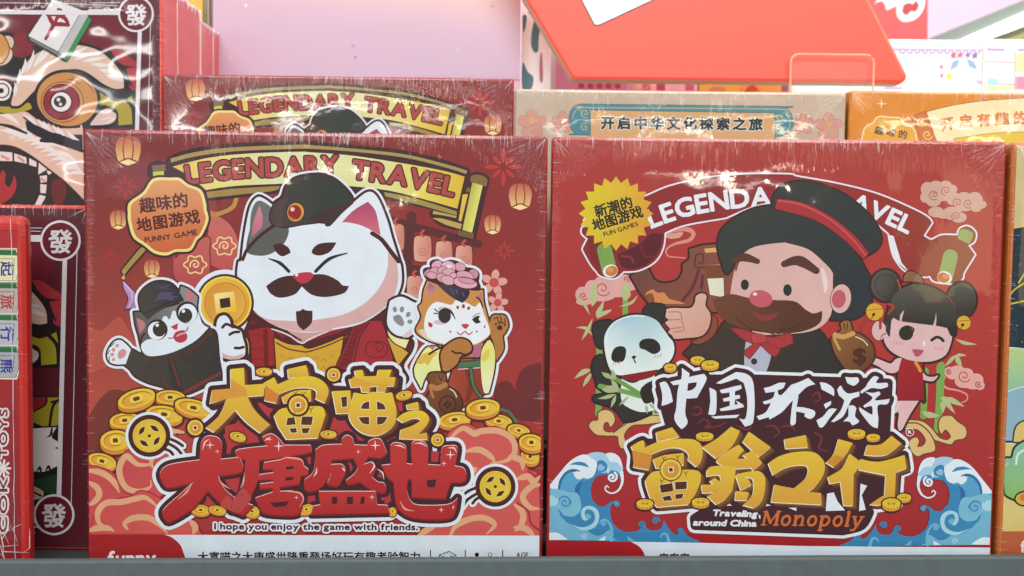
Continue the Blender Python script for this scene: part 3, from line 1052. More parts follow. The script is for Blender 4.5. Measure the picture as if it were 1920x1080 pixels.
for at, rx, ry, rt, c in (('D 905,165', 11, 7, -20, '#c88a98'), ('D 955,105', 10, 7, -30, '#dca8b4'), ('D 1130,122', 10, 8, 20, '#d8a0ac'), ('D 1230,175', 9, 9, 40, '#c88a98'),
                          ('D 1040,130', 14, 13, 0, '#e0b0ba'), ('D 950,160', 11, 9, 20, '#d49aa6'), ('D 920,185', 10, 6, 10, '#d8a0ac'), ('D 1000,150', 9, 8, 0, '#d8a0ac'), ('D 1045,165', 12, 8, 0, '#d8a2ae'),
                          ('D 1165,190', 16, 9, 12, '#d8a0ac'), ('D 1080,185', 6, 5, 0, '#dca8b4'), ('D 1000,205', 12, 8, 25, '#d49aa6'), ('D 1040,222', 13, 8, 15, '#dca4b0'), ('D 1170,240', 22, 10, 10, '#e0a8b4'), ('D 1180,225', 15, 5, 10, '#d094a2')):
    a.dot(at, rx, c, ry, rt, '#6a3440', 1.1)
a.dot('D 1050,118', 5, '#f0d4da', 3.5)
a.dot('D 985,535', 13, '#dcb4c0', 4.5); a.dot('D 1020,440', 13, '#dcb0bc', 4.5, 10)
a.dot('D 1015,488', 11.8, '#36332c', 13.5); a.line('D 968,460 1015,438 1065,460 1095,512', [1.5, 5, 4, 1], '#332a28'); a.lines(['D 968,462 940,435', 'D 965,472 935,468'], 2, '#332a28')
a.fill('D 1220,515! 1250,490 1282,488! 1270,512 1288,535! 1250,545', '#36332c'); a.line('D 1225,498 1250,475 1282,470', 1.6, '#b07a80')
a.dot('D 1113,424', 2.6, '#a83c44', 3.4, -30); a.dot('D 1156,416', 3, '#a83c44', 4); a.dot('D 1195,430', 2.8, '#a83c44', 3.5, 30)
a.fill('D 893,532! 925,550 918,575! 895,565', '#b8423c'); a.fill('D 1322,545! 1308,575 1318,580!', '#b8423c')
a.dot('D 1058,606', 1.9, '#b04a4c'); a.dot('D 1256,605', 1.9, '#b04a4c')
a.fill('D 1140,555 1168,548 1198,555 1172,585', '#c04648'); a.line('D 1110,612 1135,628 1168,605 1195,628 1222,608', 2, '#b0525a')
a.fill('D 1000,895! 985,800 1000,740 1060,685 1130,658 1195,680 1218,735 1180,775 1135,790 1105,850 1040,900', '#b3783e', BR, 3.6)
a.line('D 1070,750 1100,768 1130,765 1170,780 1205,765', 3.6, BR)
# money bag in front of her skirt
a.fill('F 950,430 905,350 880,280 900,220 925,185 890,120 905,80 965,72 1015,85 1030,150 1040,180 1110,225 1145,310 1110,400 1050,440', ('#7a4a2a', '#56301e', 'F 920,250', 'F 1080,420'), BR, 3)
a.fill('# F 950,95 1020,90 1005,150 955,150', '#8a5630'); a.lines(['F 970,95 985,130', 'F 1000,95 990,135'], 2, '#4a2a1e')
a.line('F 915,175 960,190 1020,165', 10, '#b47a48'); a.line('F 905,175 915,215 928,255', 5, '#b47a48')
a.line('F 1055,195 1085,215 1105,255', 2.5, '#d8c4b4')
a.ring('F 1038,310', 15.5, 2.2, '#43251a'); a.fill('F 1038,275! 1050,298 1075,312! 1050,325 1038,348! 1025,325 1000,312! 1025,298', '#43251a'); a.fill('# F 1038,300 1050,312 1038,325 1026,312', '#6a4028')
a.build()

# ---- coins, clouds
a = cat.art('coin_pile_print')
PILE = (('E 720,258', 225, 105, 2), ('E 380,430', 225, 110, -6), ('E 310,580', 225, 150, -4), ('E 675,385', 275, 125, 8), ('E 895,335', 285, 120, 14), ('E 468,268', 285, 135, -16), ('E 210,735', 215, 110, 14),
        ('F 1420,435', 200, 95, 8), ('F 1570,505', 170, 85, 12), ('F 1655,700', 140, 110, 14), ('F 1665,595', 185, 120, 8), ('F 1090,425', 240, 110, -8), ('F 1302,335', 250, 125, -6))
for q in PILE[:7]: coin(a, *q)
a.build()
a = cat.art('coin_pile_print')
for q in PILE[7:]: coin(a, *q)
a.line('F 1440,350 1500,370 1550,440', 5, '#4b7552')
a.build()
a = cat.art('cloud_print')
CR1, TAN, EDG = '#c44a4c', '#dca67c', '#a8323a'
def cloud(pts, arcs, w=11):
    a.fill(pts, (CR1, '#cf5a54', 'E 200,900', 'G 500,760'), EDG, 2.5)
    for q in arcs: a.line(q, [w * .45, w * 1.05, w * 1.05, w * .95, w * .2], TAN)
cloud('E 95,770! 180,780 280,820 340,900 380,960 460,980! G 460,780! 90,780!', ['E 95,805 200,820 290,880 340,970', 'E 100,890 170,930 190,990 140,1050 95,1060'])
cloud('E 390,660! 370,700 330,780 340,880 380,960 430,980 640,1010! 830,760! 740,480! 560,640', ['E 570,760 480,760 390,700 340,800 380,920 470,960 570,930 575,880', 'E 820,520 700,520 600,660 580,760 620,800'], 11)
cloud('G 130,770! 150,640 220,540 330,500 430,480 500,440 600,470 690,540 760,640 830,650 900,690 960,770!', ['G 250,715 190,680 180,600 240,530 360,520 450,500 540,490 640,570', 'G 110,740 160,720 250,715 300,740', 'G 400,720 380,680 450,640 560,640 640,690 700,755', 'G 870,660 910,710 890,760'])
a.build()
a = cat.art('cloud_print')
cloud('F 1040,540! 1090,490 1180,460 1280,500 1400,480 1500,540 1560,620 1580,700 1640,800! H 1700,300! 1720,400! 1735,780! 830,780! 920,700 1080,640! 1150,560 1100,240! F 1050,620!',
      ['F 1060,560 1150,490 1240,530 1290,510 1420,510 1520,570 1540,660 1480,730 1360,750', 'F 1180,660 1280,650 1370,710 1390,760', 'F 1500,700 1590,730 1600,800', 'F 1250,790 1220,810',
       'H 1550,350 1640,330 1680,370 1735,320', 'H 1735,390 1660,410 1600,480 1650,560 1735,570', 'H 1540,540 1600,600 1590,690 1540,740', 'H 1060,770 1100,700 1200,650 1310,640 1390,690 1330,760', 'H 820,770 900,720 960,690', 'H 1540,710 1620,720 1690,780'])
a.line('H 1640,290 1700,330', 4, EDG); a.line('H 1560,530 1640,590 1660,680 1735,740', 4, EDG)
a.build()
def flying(at, r, lines, dirn):
    (x, y, _), = parse(at)
    r = r / 4
    a.halo([disc(x, y, r)] + [], 13.5, WH)
    for q in lines: a.line(q, 14, WH)
    a.dot((x, y), r + 8.5, BR)
    for q in lines: a.line(q, 5.5, BR)
    a.dot((x, y), r, '#e4c43c'); a.dot((x, y), r * .93, '#cf9f30'); a.dot((x, y), r * .9, ('#d8b036', '#e4c848', (x - r, y - r), (x + r, y + r)))
    for k in range(4):
        t = math.radians(dirn + 90 * k)
        px, py = x + math.cos(t) * r * .55, y + math.sin(t) * r * .55
        n = [(px + math.cos(t + math.pi / 2) * s * r * .34 + math.cos(t) * q * r * .1, py + math.sin(t + math.pi / 2) * s * r * .34 + math.sin(t) * q * r * .1, abs(s) == 1) for s, q in ((-1, 0), (0, 1.4), (1, 0), (0, -1.4))]
        a.fill(n, BR, '#ecd878', .9)
    a.dot((x, y), r * .1, BR)
a = cat.art('flying_coin_print')
flying('E 565,545', 124, ('E 700,560 770,590 815,620', 'E 700,600 770,640 820,700', 'E 670,640 720,660 745,690'), 35)
a.build()
a = cat.art('flying_coin_print')
flying('H 1395,405', 117, ('H 1260,410 1190,440 1155,470', 'H 1270,450 1190,500 1150,555', 'H 1290,480 1250,500 1225,530'), 55)
a.build()

# ---- title lettering
GOLD = [['E 1175,45! 1275,35! 1280,165! 1425,155! 1425,240! 1300,250! 1340,330 1400,400 1470,460! 1395,522! 1290,440 1212,352! 1150,420 1050,517! 990,482! 1090,390 1150,262! 1020,302! 1038,202! 1178,190!'],
        ['# E 1602,45 1740,15 1760,95 1608,112', 'E 1420,150! 1500,105! 1525,160! 1650,110 1780,100 1870,140 1908,210 1880,298! 1812,268! 1815,210 1760,185 1650,190 1535,232! 1520,300! 1430,280! 1442,205!',
         'E 1560,252! 1650,210 1775,200! 1778,280! 1575,300!', 'E 1500,392! 1560,340 1700,330 1850,325 1885,385! 1830,560! 1592,570! 1530,475!'],
        ['# F 175,210 310,205 320,372 207,378', '# F 300,120 352,110 342,56 402,50 412,100 510,96 518,50 620,50 602,105 648,105 640,170 585,172 572,216 510,215 512,170 458,175 455,216 398,216 388,175 318,182',
         'F 318,290 330,255 340,220! 420,232 480,215 545,225 622,220! 640,290 655,360 640,460 560,525 470,542 380,510 315,440 300,370'],
        ['# F 730,310 815,290 825,340 738,346', 'F 658,415! 710,375 800,352 870,370 900,420 870,480 815,532! 882,520! 890,572! 680,565! 686,498! 780,465 835,425 785,412 700,445!']]
HOLES = [[], ['# E 1600,410 1652,405 1662,460 1590,466', '# E 1710,400 1792,400 1780,465 1700,462', '# E 1615,490 1665,485 1672,520 1628,522', '# E 1705,488 1770,485 1752,525 1712,526'],
         ['# F 240,255 285,250 285,325 250,332', 'F 385,342! 410,300 452,285! 452,345!', 'F 508,285! 560,310 575,348! 510,348!', 'F 372,405! 450,402! 452,462! 400,450', 'F 510,402! 588,402! 560,450 510,462!'], []]
RED = [['G 945,205! 955,80 1000,28 1080,38 1112,95 1102,200! 1245,185! 1262,290 1085,325! 1130,420 1230,500 1345,545! 1270,620! 1140,560 1005,435! 900,560 740,660 690,655 672,580 800,460 895,372! 720,412 665,370 650,300 720,240'],
       ['G 1410,35! 1480,10 1540,50 1575,95! 1775,95! 1782,145! 1600,182! 1390,206! 1380,350 1330,470 1265,605! 1180,590! 1260,440 1290,205! 1225,180! 1225,130 1450,100!',
        'G 1425,225! 1545,205! 1590,188! 1700,198 1722,250! 1758,275! 1750,312 1700,322! 1690,385! 1545,408! 1545,440! 1640,440 1715,470 1705,560 1685,605 1620,620 1440,608 1400,570 1360,490! 1490,445! 1490,415! 1395,420! 1395,385! 1495,372! 1495,350! 1385,355! 1390,315! 1495,300! 1495,275! 1420,275!'],
       ['H 50,130! 110,95 245,88! 250,45 285,20 325,40 340,92! 440,96! 450,65 500,45 545,60 585,155! 540,190! 445,182! 410,240! 460,220! 500,260 472,335! 520,370 565,380 575,440 540,450 450,415 385,368! 300,390! 278,362 340,310 368,265! 335,190! 170,205! 168,240! 250,240 275,290 250,350 210,400 140,385 155,345! 170,300! 100,400 20,440 -30,420 -30,350! 30,300 50,200!',
        '# H 75,440 500,440 512,540 590,545 602,600 22,612 32,550 85,540'],
       ['H 610,95! 650,75 725,105 732,232! 772,238! 770,85 830,60 888,105 890,240! 985,245! 995,120 1050,98 1112,115 1092,250! 1160,268 1178,330 1150,370 1062,372! 1020,492! 900,490 770,480! 770,350! 740,350! 735,440 780,530 900,545 1050,535 1112,490! 1095,590 1050,640 900,648 760,630 670,570 645,480 635,370! 590,335 545,245! 612,238!']]
RH = [[], ['# G 1590,255 1650,250 1645,272 1590,278', '# G 1585,335 1645,330 1640,355 1585,360', 'G 1470,525! 1615,512! 1585,552! 1500,558!'], ['# H 172,480 215,480 210,535 175,535', '# H 283,480 330,480 330,535 285,535', '# H 390,480 420,480 412,535 385,535'], ['# H 882,355 955,350 942,410 885,408']]
allg = [q for g in GOLD for q in g]
allr = [q for g in RED for q in g]
sh = lambda q, dx, dy: [(p[0] + dx, p[1] + dy, p[2]) for p in parse(q)]
a = cat.art('title_outline_print')
a.halo(allg + allr + [sh(q, 5, 4) for q in allg], 15, WH)
a.halo(allr + allg + [sh(q, 6, 5) for q in allg], 8.5, '#45262a')
a.fill('# E 1180,230 1750,150 F 600,200 820,400 H 900,130 1050,250 980,470 600,590 G 1400,600 900,540 760,330 1000,120 E 1100,470', '#b43a3c')
a.halo(allr + allg + [sh(q, 6, 5) for q in allg], 8.5, '#45262a')
a.fills(['# E 1130,470 1240,450 1380,560 1330,600 1140,600', '# F 180,440 240,430 250,500 170,500', '# F 650,290 700,290 700,360 660,360', '# H 915,140 975,140 965,220 915,220', '# G 1000,470 1040,520 985,530', '# E 1390,290 1480,350 1450,380', '# H 590,480 600,530 560,530'], '#b43a3c')
for q in (('G 950,580', 140, 75, 4), ('G 1075,580', 130, 60, 10), ('G 1335,590', 110, 80, 10), ('G 1740,575', 110, 70, -20), ('H 625,590', 60, 60, 0)): coin(a, *q, edge=1.5)
a.build()
a = cat.art('gold_title_print')
for q in allg:
    for k in (6, 4.6, 3.2, 1.8):
        a.fill(sh(q, k, k * .8), '#6b3c22' if k > 4 else '#7a4a28')
for q in allg: a.fill(sh(q, -1.2, 1.5), '#f4ecd8')
for g, hs in zip(GOLD, HOLES):
    for q in g:
        p = parse(q); y0 = min(t[1] for t in p); y1 = max(t[1] for t in p)
        a.tris(union([curve(q, True)]), ('#e2c236', '#d6a040', (0, y0), (0, y1)))
    for h in hs:
        a.fill(h, '#5a3222', '#f0e4c4', 1.0)
a.fill('# E 1175,120 1290,190 1300,250 1280,245 1140,270 1022,300 1038,204 1178,190', '#d8983e')
a.fill('# E 1430,165 1530,235 1520,300 1430,280', '#cf7f34')
a.fill('F 330,100! 480,150 640,170! 590,172! 510,168! 458,172! 388,172! 320,180!', '#d8a236')
a.fill('F 318,330! 460,360 650,400! 640,290 622,225!', '#dcb23a') if False else None
for at, r in (('E 910,483', 58), ('F 185,88', 50), ('F 963,575', 48), ('E 1680,315', 70)):
    face_coin(a, at, r)
for at in ('E 1658,230', 'E 1720,235', 'E 1775,350', 'E 1640,385'):
    (x, y, _), = parse(at)
    a.lines([[(x - 3, y - 4, 0), (x, y, 0), (x + 1, y + 5, 0)], [(x, y, 0), (x + 5, y - 5, 0)]], 1, '#5a3222')
for q in (('E 1425,62', 120, 52, 0), ('F 712,238', 120, 58, -12), ('E 1230,548', 120, 60, 14), ('F 147,530', 120, 52, 2)): coin(a, *q, edge=2.4)
a.build()
def spark(a, at, r):
    (x, y, _), = parse(at)
    p = []
    for i in range(8):
        t = math.pi * i / 4
        q = r if i % 2 == 0 else r * .14
        p.append((x + q * math.cos(t), y + q * math.sin(t), True))
    a.fill(p, '#f4e6e0')
a = cat.art('red_title_print')
for q in allr: a.fill(sh(q, 0, 2.4), '#7c2426', '#7c2426', 1.2)
for q in allr: a.fill(sh(q, 0, -1.3), '#ecd2cc')
for g, hs in zip(RED, RH):
    for q in g:
        p = parse(q); y0 = min(t[1] for t in p); y1 = max(t[1] for t in p)
        a.tris(union([curve(q, True)]), ('#c03a38', '#ae2c2e', (0, y0), (0, y1)))
    for h in hs: a.fill(h, '#4c2628')
for q in ('G 965,130 985,70 1020,50', 'G 1430,60 1470,35', 'H 60,260 55,300 35,330', 'H 250,260 272,290', 'H 470,210 490,250 455,305', 'H 510,270 550,300 562,350', 'H 640,95 690,100 720,120', 'H 790,80 840,80 880,105', 'H 1040,115 1085,115 1105,150', 'H 1085,545 1075,570'):
    a.line(q, [.6, 3.2, .6], '#ecd0c8')
for q in ('G 890,370 850,440 780,500', 'G 1085,330 1110,380 1180,425', 'G 1280,300 1270,370 1245,420', 'G 1600,190 1700,200 1725,250', 'G 1590,440 1690,450 1720,500 1690,555', 'H 680,510 720,570 790,585'):
    a.line(q, [.6, 4, .6], '#e49a8c')
for at, r in (('G 1022,93', 9), ('G 1077,140', 5), ('G 1535,100', 11), ('G 1468,50', 5), ('G 1667,485', 5), ('H 497,95', 11), ('H 370,143', 5), ('H 473,482', 6), ('H 1058,165', 10), ('H 1010,232', 6), ('H 990,577', 6)):
    spark(a, at, r)
# scuffed patch where a sticker was pulled off the film
a.fill('G 1100,540 1150,470 1190,500 1260,420 1310,450 1330,500 1280,560 1240,600 1170,580', '#b84844')
a.line('G 1185,450 1190,500 1180,560', 1.2, '#6a3a34'); a.line('G 1230,470 1250,455 1265,475', 1.2, '#8a3a36')
a.build()
a = cat.art('slogan_print')
a.text('I hope you enjoy the game with friends.', '# G 1055,722 H 815,728', 11.8, '#45262c', 1.5, ((3.0, '#e4e8ea'),), gap=.12)
a.build()
a = cat.art('footer_print')
a.fill('# G 60,762 H 1800,770 1800,1100 G 60,1100', '#dae6ec')
a.fill('G 60,760! 660,760! 730,780 800,840 838,940! 845,1000! 60,1000!', '#a53032')
a.text('funny', '# G 262,990 615,986', 27, '#e8eaec', 2.2, gap=.10)
a.text('大富喵之大唐盛世隆重登场好玩有趣考验智力', '# G 928,965 H 838,965', 18.5, '#3a2a2e', 1.0)
for x in (910, 1170, 1449): a.line('# H %d,880 %d,960' % (x, x), 2, '#3a3236')
a.line('# H 975,945 975,915 1048,888 1100,915 1100,945', 1.4, '#3a3236'); a.line('# H 975,915 1030,935 1100,915', 1.2, '#3a3236')
for at in ('H 1015,910', 'H 1040,902', 'H 1060,912'): a.dot(at, 1, '#3a3236')
a.dot('H 1257,912', 4, '#2c2628'); a.ring('H 1355,912', 3.5, 1.1, '#3a3236')
a.text('AGE', '# H 1552,930 1640,930', 9, '#3a3236', .5, gap=.12)
a.build()

# ------------------------------------------------------------ travel game, front row right
trav = Carton('game_box', 'red front-row board game box with a panda, a girl and blue waves',
              'game box', 0.15487, 0.59093, SHELF_Z, 0.2655, 0.2570, 0.055, -0.01417, '#b03a36', None, 6.3, 1.0)
def trav_ground(u, v):
    l = mixc(((0, '#a83a36'), (.4, '#ae3834'), (.75, '#a83032'), (1, '#a42a2c')), v)
    r = mixc(((0, '#a83e38'), (.12, '#ae4038'), (.4, '#b23e36'), (.6, '#ac3634'), (1, '#a02c30')), v)
    return lerp(l, r, max(0, min(1, (u - .45) * 2)))
trav.base(trav_ground)
DB = '#3e2826'
PK = '#d8a8a0'
a = trav.art('cloud_print')
# pale clouds, upper right and left
def puffs(list_, col, dark, spirals, w=1.6):
    a.fills([disc(*parse(at)[0][:2], r / 4, ry / 4) for at, r, ry in list_], col)
    for at, r, st, sg in spirals: a.spiral(at, r / 4, w, dark, 1.4, st, sg)
puffs((('J 1195,460', 50, 55), ('J 1260,440', 55, 45), ('J 1330,435', 50, 40), ('J 1380,460', 40, 35), ('J 1180,520', 40, 40), ('J 1240,540', 60, 50), ('J 1310,510', 60, 40), ('J 1390,530', 55, 50), ('J 1470,530', 60, 50), ('J 1550,540', 60, 60), ('J 1600,575', 40, 30), ('J 1560,600', 40, 30), ('J 1470,590', 70, 35), ('J 1260,630', 60, 40), ('J 1380,640', 70, 50), ('J 1430,670', 60, 40), ('J 1320,650', 60, 30)),
      '#cfa594', '#b0604e', (('J 1245,500', 42, 60, 1), ('J 1335,470', 38, 100, 1), ('J 1420,560', 38, 120, 1), ('J 1500,565', 38, 60, 1), ('J 1410,660', 36, 120, 1)))
a.build()
a = trav.art('cloud_print')
puffs((('K 330,290', 55, 60), ('K 400,240', 55, 60), ('K 480,210', 70, 60), ('K 560,230', 60, 60), ('K 640,190', 60, 50), ('K 690,220', 50, 40), ('K 470,290', 110, 50), ('K 340,340', 60, 30), ('K 590,270', 80, 40)),
      '#dba49c', '#b44844', (('K 335,300', 32, 30, 1), ('K 480,245', 60, 30, 1), ('K 660,180', 28, 30, -1)), 2)
a.build()
a = trav.art('cloud_print')
puffs((('L 1360,870', 40, 40), ('L 1420,850', 50, 30), ('L 1480,880', 60, 40), ('L 1560,930', 55, 50), ('L 1590,970', 35, 35), ('L 1470,940', 70, 50), ('L 1390,900', 50, 25), ('L 1540,970', 60, 30)),
      '#dfa89e', '#b8484a', (('L 1355,865', 22, 30, 1), ('L 1470,900', 50, 30, 1), ('L 1575,960', 26, 30, 1)), 2)
a.line('L 1320,910 1300,950 1340,990 1430,1010 1490,1040 1490,1080 N 1450,300', [6, 4, 3, 2], '#d8948c')
a.line('I 960,800 1020,770 1110,760 1160,790 1130,840 1020,870 960,910 970,960 1050,970 1100,975', [3, 9, 6, 3, 2], '#d88a78')
a.fill('I 940,800 1000,790 1080,780 1060,820 980,830', '#d8988a')
a.build()
# bamboo
a = trav.art('bamboo_print')
for q, w in (('K 455,640 450,1080 M 445,380', 11), ('K 650,330 650,450', 10), ('N 1180,60 1165,400', 12), ('N 1290,30 1285,270 1270,500', 13), ('L 1300,820 1290,1080', 13)):
    a.line(q, w, '#79a850')
for q in ('K 280,290! 340,380 385,445! 350,350', 'K 400,380! 440,320 430,180! 380,280', 'K 490,330! 430,420 440,470! 480,400', 'K 550,400! 470,420 440,470! 520,430', 'K 270,540! 340,550 405,600! 360,530', 'K 320,635! 380,560 405,465! 350,560', 'K 265,920! 330,850 405,850! 340,890', 'K 330,985! 380,930 405,860! 350,920', 'K 640,340! 690,290 650,170! 620,270', 'K 600,380! 700,360 745,290! 690,340',
          'L 1400,620! 1480,640 1570,663! 1470,665', 'L 1390,760! 1430,730 1490,745! 1440,755', 'L 1400,740! 1440,770 1455,835! 1410,800', 'N 1290,270! 1380,260 1475,330! 1390,310', 'N 1290,265! 1340,260 1405,385! 1340,330', 'N 1310,380! 1290,310 1340,270! 1330,330', 'N 1150,365! 1220,370 1290,400! 1200,415', 'L 1320,830! 1370,760 1420,740! 1370,800'):
    a.fill(q, '#b4bb84')
a.build()
# house behind
a = trav.art('house_print')
a.fill('K 690,150! 760,110 820,90! 870,180 950,205 1040,180 1080,120! 1080,60! 1130,20 I 1130,910! 1240,880 1400,870! 1500,1000! L 0,300! K 1350,420! 1100,400 830,360! 760,270', ('#70443a', '#8a4e40', 'K 750,150', 'K 1150,300'), DB, 4)
a.lines(['I 1180,950 1230,950 1230,1010 1200,1010', 'I 1180,950 1175,1040 1260,1045'], 3, '#5e332c')
a.fill('# I 1240,905 1350,895 1345,930 1250,935', '#d0a860'); a.fill('# I 1245,1030 1380,1020 1380,1055 1250,1060', '#c89a58')
a.fill('# K 1245,70 1385,65 1400,160 1255,165', '#7c4632'); a.fill('# K 1265,170 1385,165 1390,310 1285,290', '#dcdcc0')
a.fill('K 800,290 850,250 890,275 940,275 980,320 1050,340 1100,360! 950,358 850,350', '#d08850'); a.fill('K 800,300 850,280 870,340 850,350', '#8e4c34')
a.lines(['K 1200,110 1150,240 1080,330', 'K 1230,150 1220,240'], 6, '#6a2f34')
a.build()
# gold cloud scrolls under the title
a = trav.art('gold_cloud_print')
CL, CO = '#dcb878', '#6a4a30'
for q in ('M 380,480 400,440 445,430 450,375 500,355 550,375 570,430 540,480 520,445 490,455 490,510 560,520 640,460 750,390 960,375! 960,440! 800,460 700,470 640,540 660,620 620,640 600,600 590,550 500,545 430,535', 'N 1030,430! 1150,440 1220,490 1280,560 1340,580 1370,550 1330,500 1300,530 1280,480 1300,410 1370,400 1415,440 1480,490 1475,560 1400,580 1370,610 1290,590 1220,560', 'N 1020,460! 1120,460 1200,520 1245,600 1245,660 1170,680 1120,700 1075,660 1060,590 1110,560 1130,590 1120,630 1165,620 1180,570 1120,500 1030,500!'):
    a.fill(q, CL, CO, 2.6)
a.line('M 560,525 660,455 780,400 950,395', 2, CO)
a.build()

# ribbon banner with white edge
a = trav.art('banner_print')
RIB = 'I 330,745 360,735 380,660 820,505! 1000,432 1300,370 1600,347 1900,350 J 200,362 500,415 800,490 1050,592 1190,665 1228,710! 1165,808! 1225,838 1300,805 1420,805! 1440,755 1500,738 1555,785 1545,850 1500,880! 1550,950! 1470,1080 L 1455,170 1390,205 1250,190 1215,150! 1150,152 1030,110 960,30 930,-40 J 905,790! 800,700! 400,600 0,560 I 1400,672! 1100,725 945,785! 930,900 870,1000 750,1065 620,1075 K 640,110 570,165 470,150 430,110 390,60 340,-30 I 330,905! 368,830! 325,790'
a.halo([RIB], 3.0, '#e4e4e8')
a.fill(RIB, lambda x, y: mixc(((0, '#8a2c30'), (.25, '#8e2c30'), (.8, '#96342f'), (1, '#96543c')), (x - 1090) / 740))  # browner right end is a warm film reflection put into the ink
a.fill('I 590,945! 620,1030 700,1060 830,1010 910,900 930,800! 850,790 780,850 700,900', '#5c2028')
a.fill('I 370,820! 400,980 470,1070! 560,950 700,880 560,900 420,840', '#7e2a2e')
a.line('I 620,960 690,970 710,1010', 4, '#8a3034'); a.line('I 760,870 800,960 880,960', 4, '#74262c')
a.fill('# J 900,800 940,810 1000,1010 1050,1070 L 1030,100 950,30 930,-30', '#e4e4e8')
for at, k in (('K 530,60', 1), ('L 1330,110', -1)):
    (x, y, _), = parse(at)
    a.line([(x - 9 * k, y - 26, 0), (x, y + 12, 0)], 28, '#7aa04c' if k > 0 else '#96a864')
    a.dot((x + 2 * k, y + 13), 14, '#e8e8e8', 12, -15 * k); a.dot((x + 4 * k, y + 13), 11.5, '#c8763c', 9.5, -15 * k); a.dot((x + 1, y + 11), 7, '#d8945c', 5)
a.fill('J 1420,830! 1435,770 1480,760 1535,790 1525,840 1505,870!', '#98a866')
a.text('LEGENDA', 'I 848,750 1000,695 1160,648 1420,605 1740,578', 36, '#e4e6ea', 3.2, gap=.09)
a.line('# I 1782,578 1790,440', 6.5, '#e4e6ea')
a.text('AVEL', 'J 610,600 780,672 900,722 1045,792', 33, '#e4e6ea', 3.2, gap=.10)
a.build()

# star badge
a = trav.art('badge_print')
p = []
for i in range(40):
    t = math.pi * i / 20 - math.pi / 2
    r = 70 if i % 2 == 0 else 58
    p.append((1155 + r * math.cos(t), 400.5 + r * math.sin(t), True))
a.fill(p, ('#d8c42c', '#d89c34', 'I 330,600', 'I 840,640'))
a.text('新潮的', '# I 430,672 715,592', 22, '#2c2a1c', 1.5)
a.text('地图游戏', '# I 415,775 790,662', 22, '#2c2a1c', 1.6)
a.text('FUN GAMES', '# I 492,815 748,732', 8.6, '#3a3020', .5, gap=.09)
a.build()

# bearded traveller in a wide dark hat (plain generic figure)
a = trav.art('traveller_print')
HATB = 'I 1345,900 1370,770 1480,670 1620,605 1740,585 J 60,590 300,650 500,780 650,930 740,1080 L 775,200 770,340 700,440 600,475 470,475! 500,300 460,130 J 400,1000 250,900 0,870 I 1640,890 1500,960 1440,1060 1400,1080'
CROWN = 'J 30,590! 40,520 90,445 200,405 350,415 530,480 690,590 800,710 845,820 820,900 745,950! 600,800 400,680 200,610'
COAT = 'K 1180,640! 1330,590 1450,480 1900,600 L 160,580 380,560 560,850! 400,1080 K 1700,1080 1300,900! 1090,730!'
a.halo([HATB, CROWN, COAT], 4, DB)
a.fill(COAT, ('#46382f', '#35332f', 'K 1300,700', 'L 400,700'))
a.fill('K 1560,600! 1640,580 1760,650! 1730,800 1680,930! 1600,900 1540,830! 1545,700', '#b4b4c4')
a.dot('K 1630,680', 6, '#3a3634'); a.dot('K 1615,790', 6, '#3a3634')
a.fill(HATB, ('#3a3d36', '#33363a', 'I 1400,800', 'L 700,300'))
a.fill(CROWN, ('#393c36', '#35383a', 'J 150,430', 'J 800,850'), DB, 2.5)
a.fill('J 70,530! 260,560 480,670 660,820 755,940! 715,985! 560,830 350,690 50,605!', '#a83438', DB, 1.5)
a.line('J 75,545 260,580 470,690 640,840 730,955', 2.5, '#c85a58')
FACE = 'I 1480,1080 1530,950 1640,885 1850,858 J 130,860 300,910 420,1010 480,1080 L 485,180 480,400 430,500 330,560 150,585 -100,590 K 1600,560 1440,400 1440,250 1470,100'
a.fill(FACE, ('#d6aca4', '#dcb0a8', 'K 1500,200', 'L 400,300'))
a.dot('L 545,320', 19, '#d8b0a4', 27, 8, DB, 1.2); a.dot('L 530,322', 13, '#c05a68', 17, 8)
a.fill('L 395,100 415,95 440,160 445,230 425,280 410,200', '#e6d0ca')
BEARD = 'K 1305,325! 1380,300 1450,285 1540,305 1650,330 1760,330 1900,320 L 60,330 200,340 280,400 340,430 405,410! 395,490 320,545 200,575 60,585 K 1900,590 1750,580 1600,560 1450,510 1350,440'
a.fill(BEARD, ('#6e4430', '#5a3528', 'K 1400,350', 'L 200,500'))
a.lines(['K 1480,470 1560,530 1640,560', 'K 1700,560 1800,600 1900,600', 'L 80,560 180,540 260,490'], 2, '#4c2c22')
a.fill('K 1600,420 1660,440 1740,440 1800,425 1740,480 1660,480', '#8a3a3c')
a.dot('K 1665,320', 22, '#c25a66', 16, 10); a.dot('K 1622,285', 4, '#eadcdc', 3); 
a.dot('K 1545,215', 7.5, '#2f322c', 10); a.dot('K 1865,255', 8, '#2f322c', 11)
a.line('K 1460,40 1540,10 1640,40', [9, 16, 10], '#5c3a2a'); a.line('L 120,60 230,35 360,110', [12, 20, 13], '#5a3630')
# tied red neckerchief
a.fill('K 1440,540! 1520,550 1640,585 1760,610 1880,580 1905,650! 1800,690 1720,665 1640,665 1530,620', '#a8383c', '#7a2a2c', 1.5)
a.fill('K 1600,590 1690,595 1705,660 1620,665', '#b84448', '#7a2a2c', 1.2)
a.fill('K 1610,660! 1540,720 1580,770! 1660,665', '#a8383c', '#7a2a2c', 1.2); a.fill('K 1660,660! 1760,750 1810,700! 1700,650', '#a8383c', '#7a2a2c', 1.2)
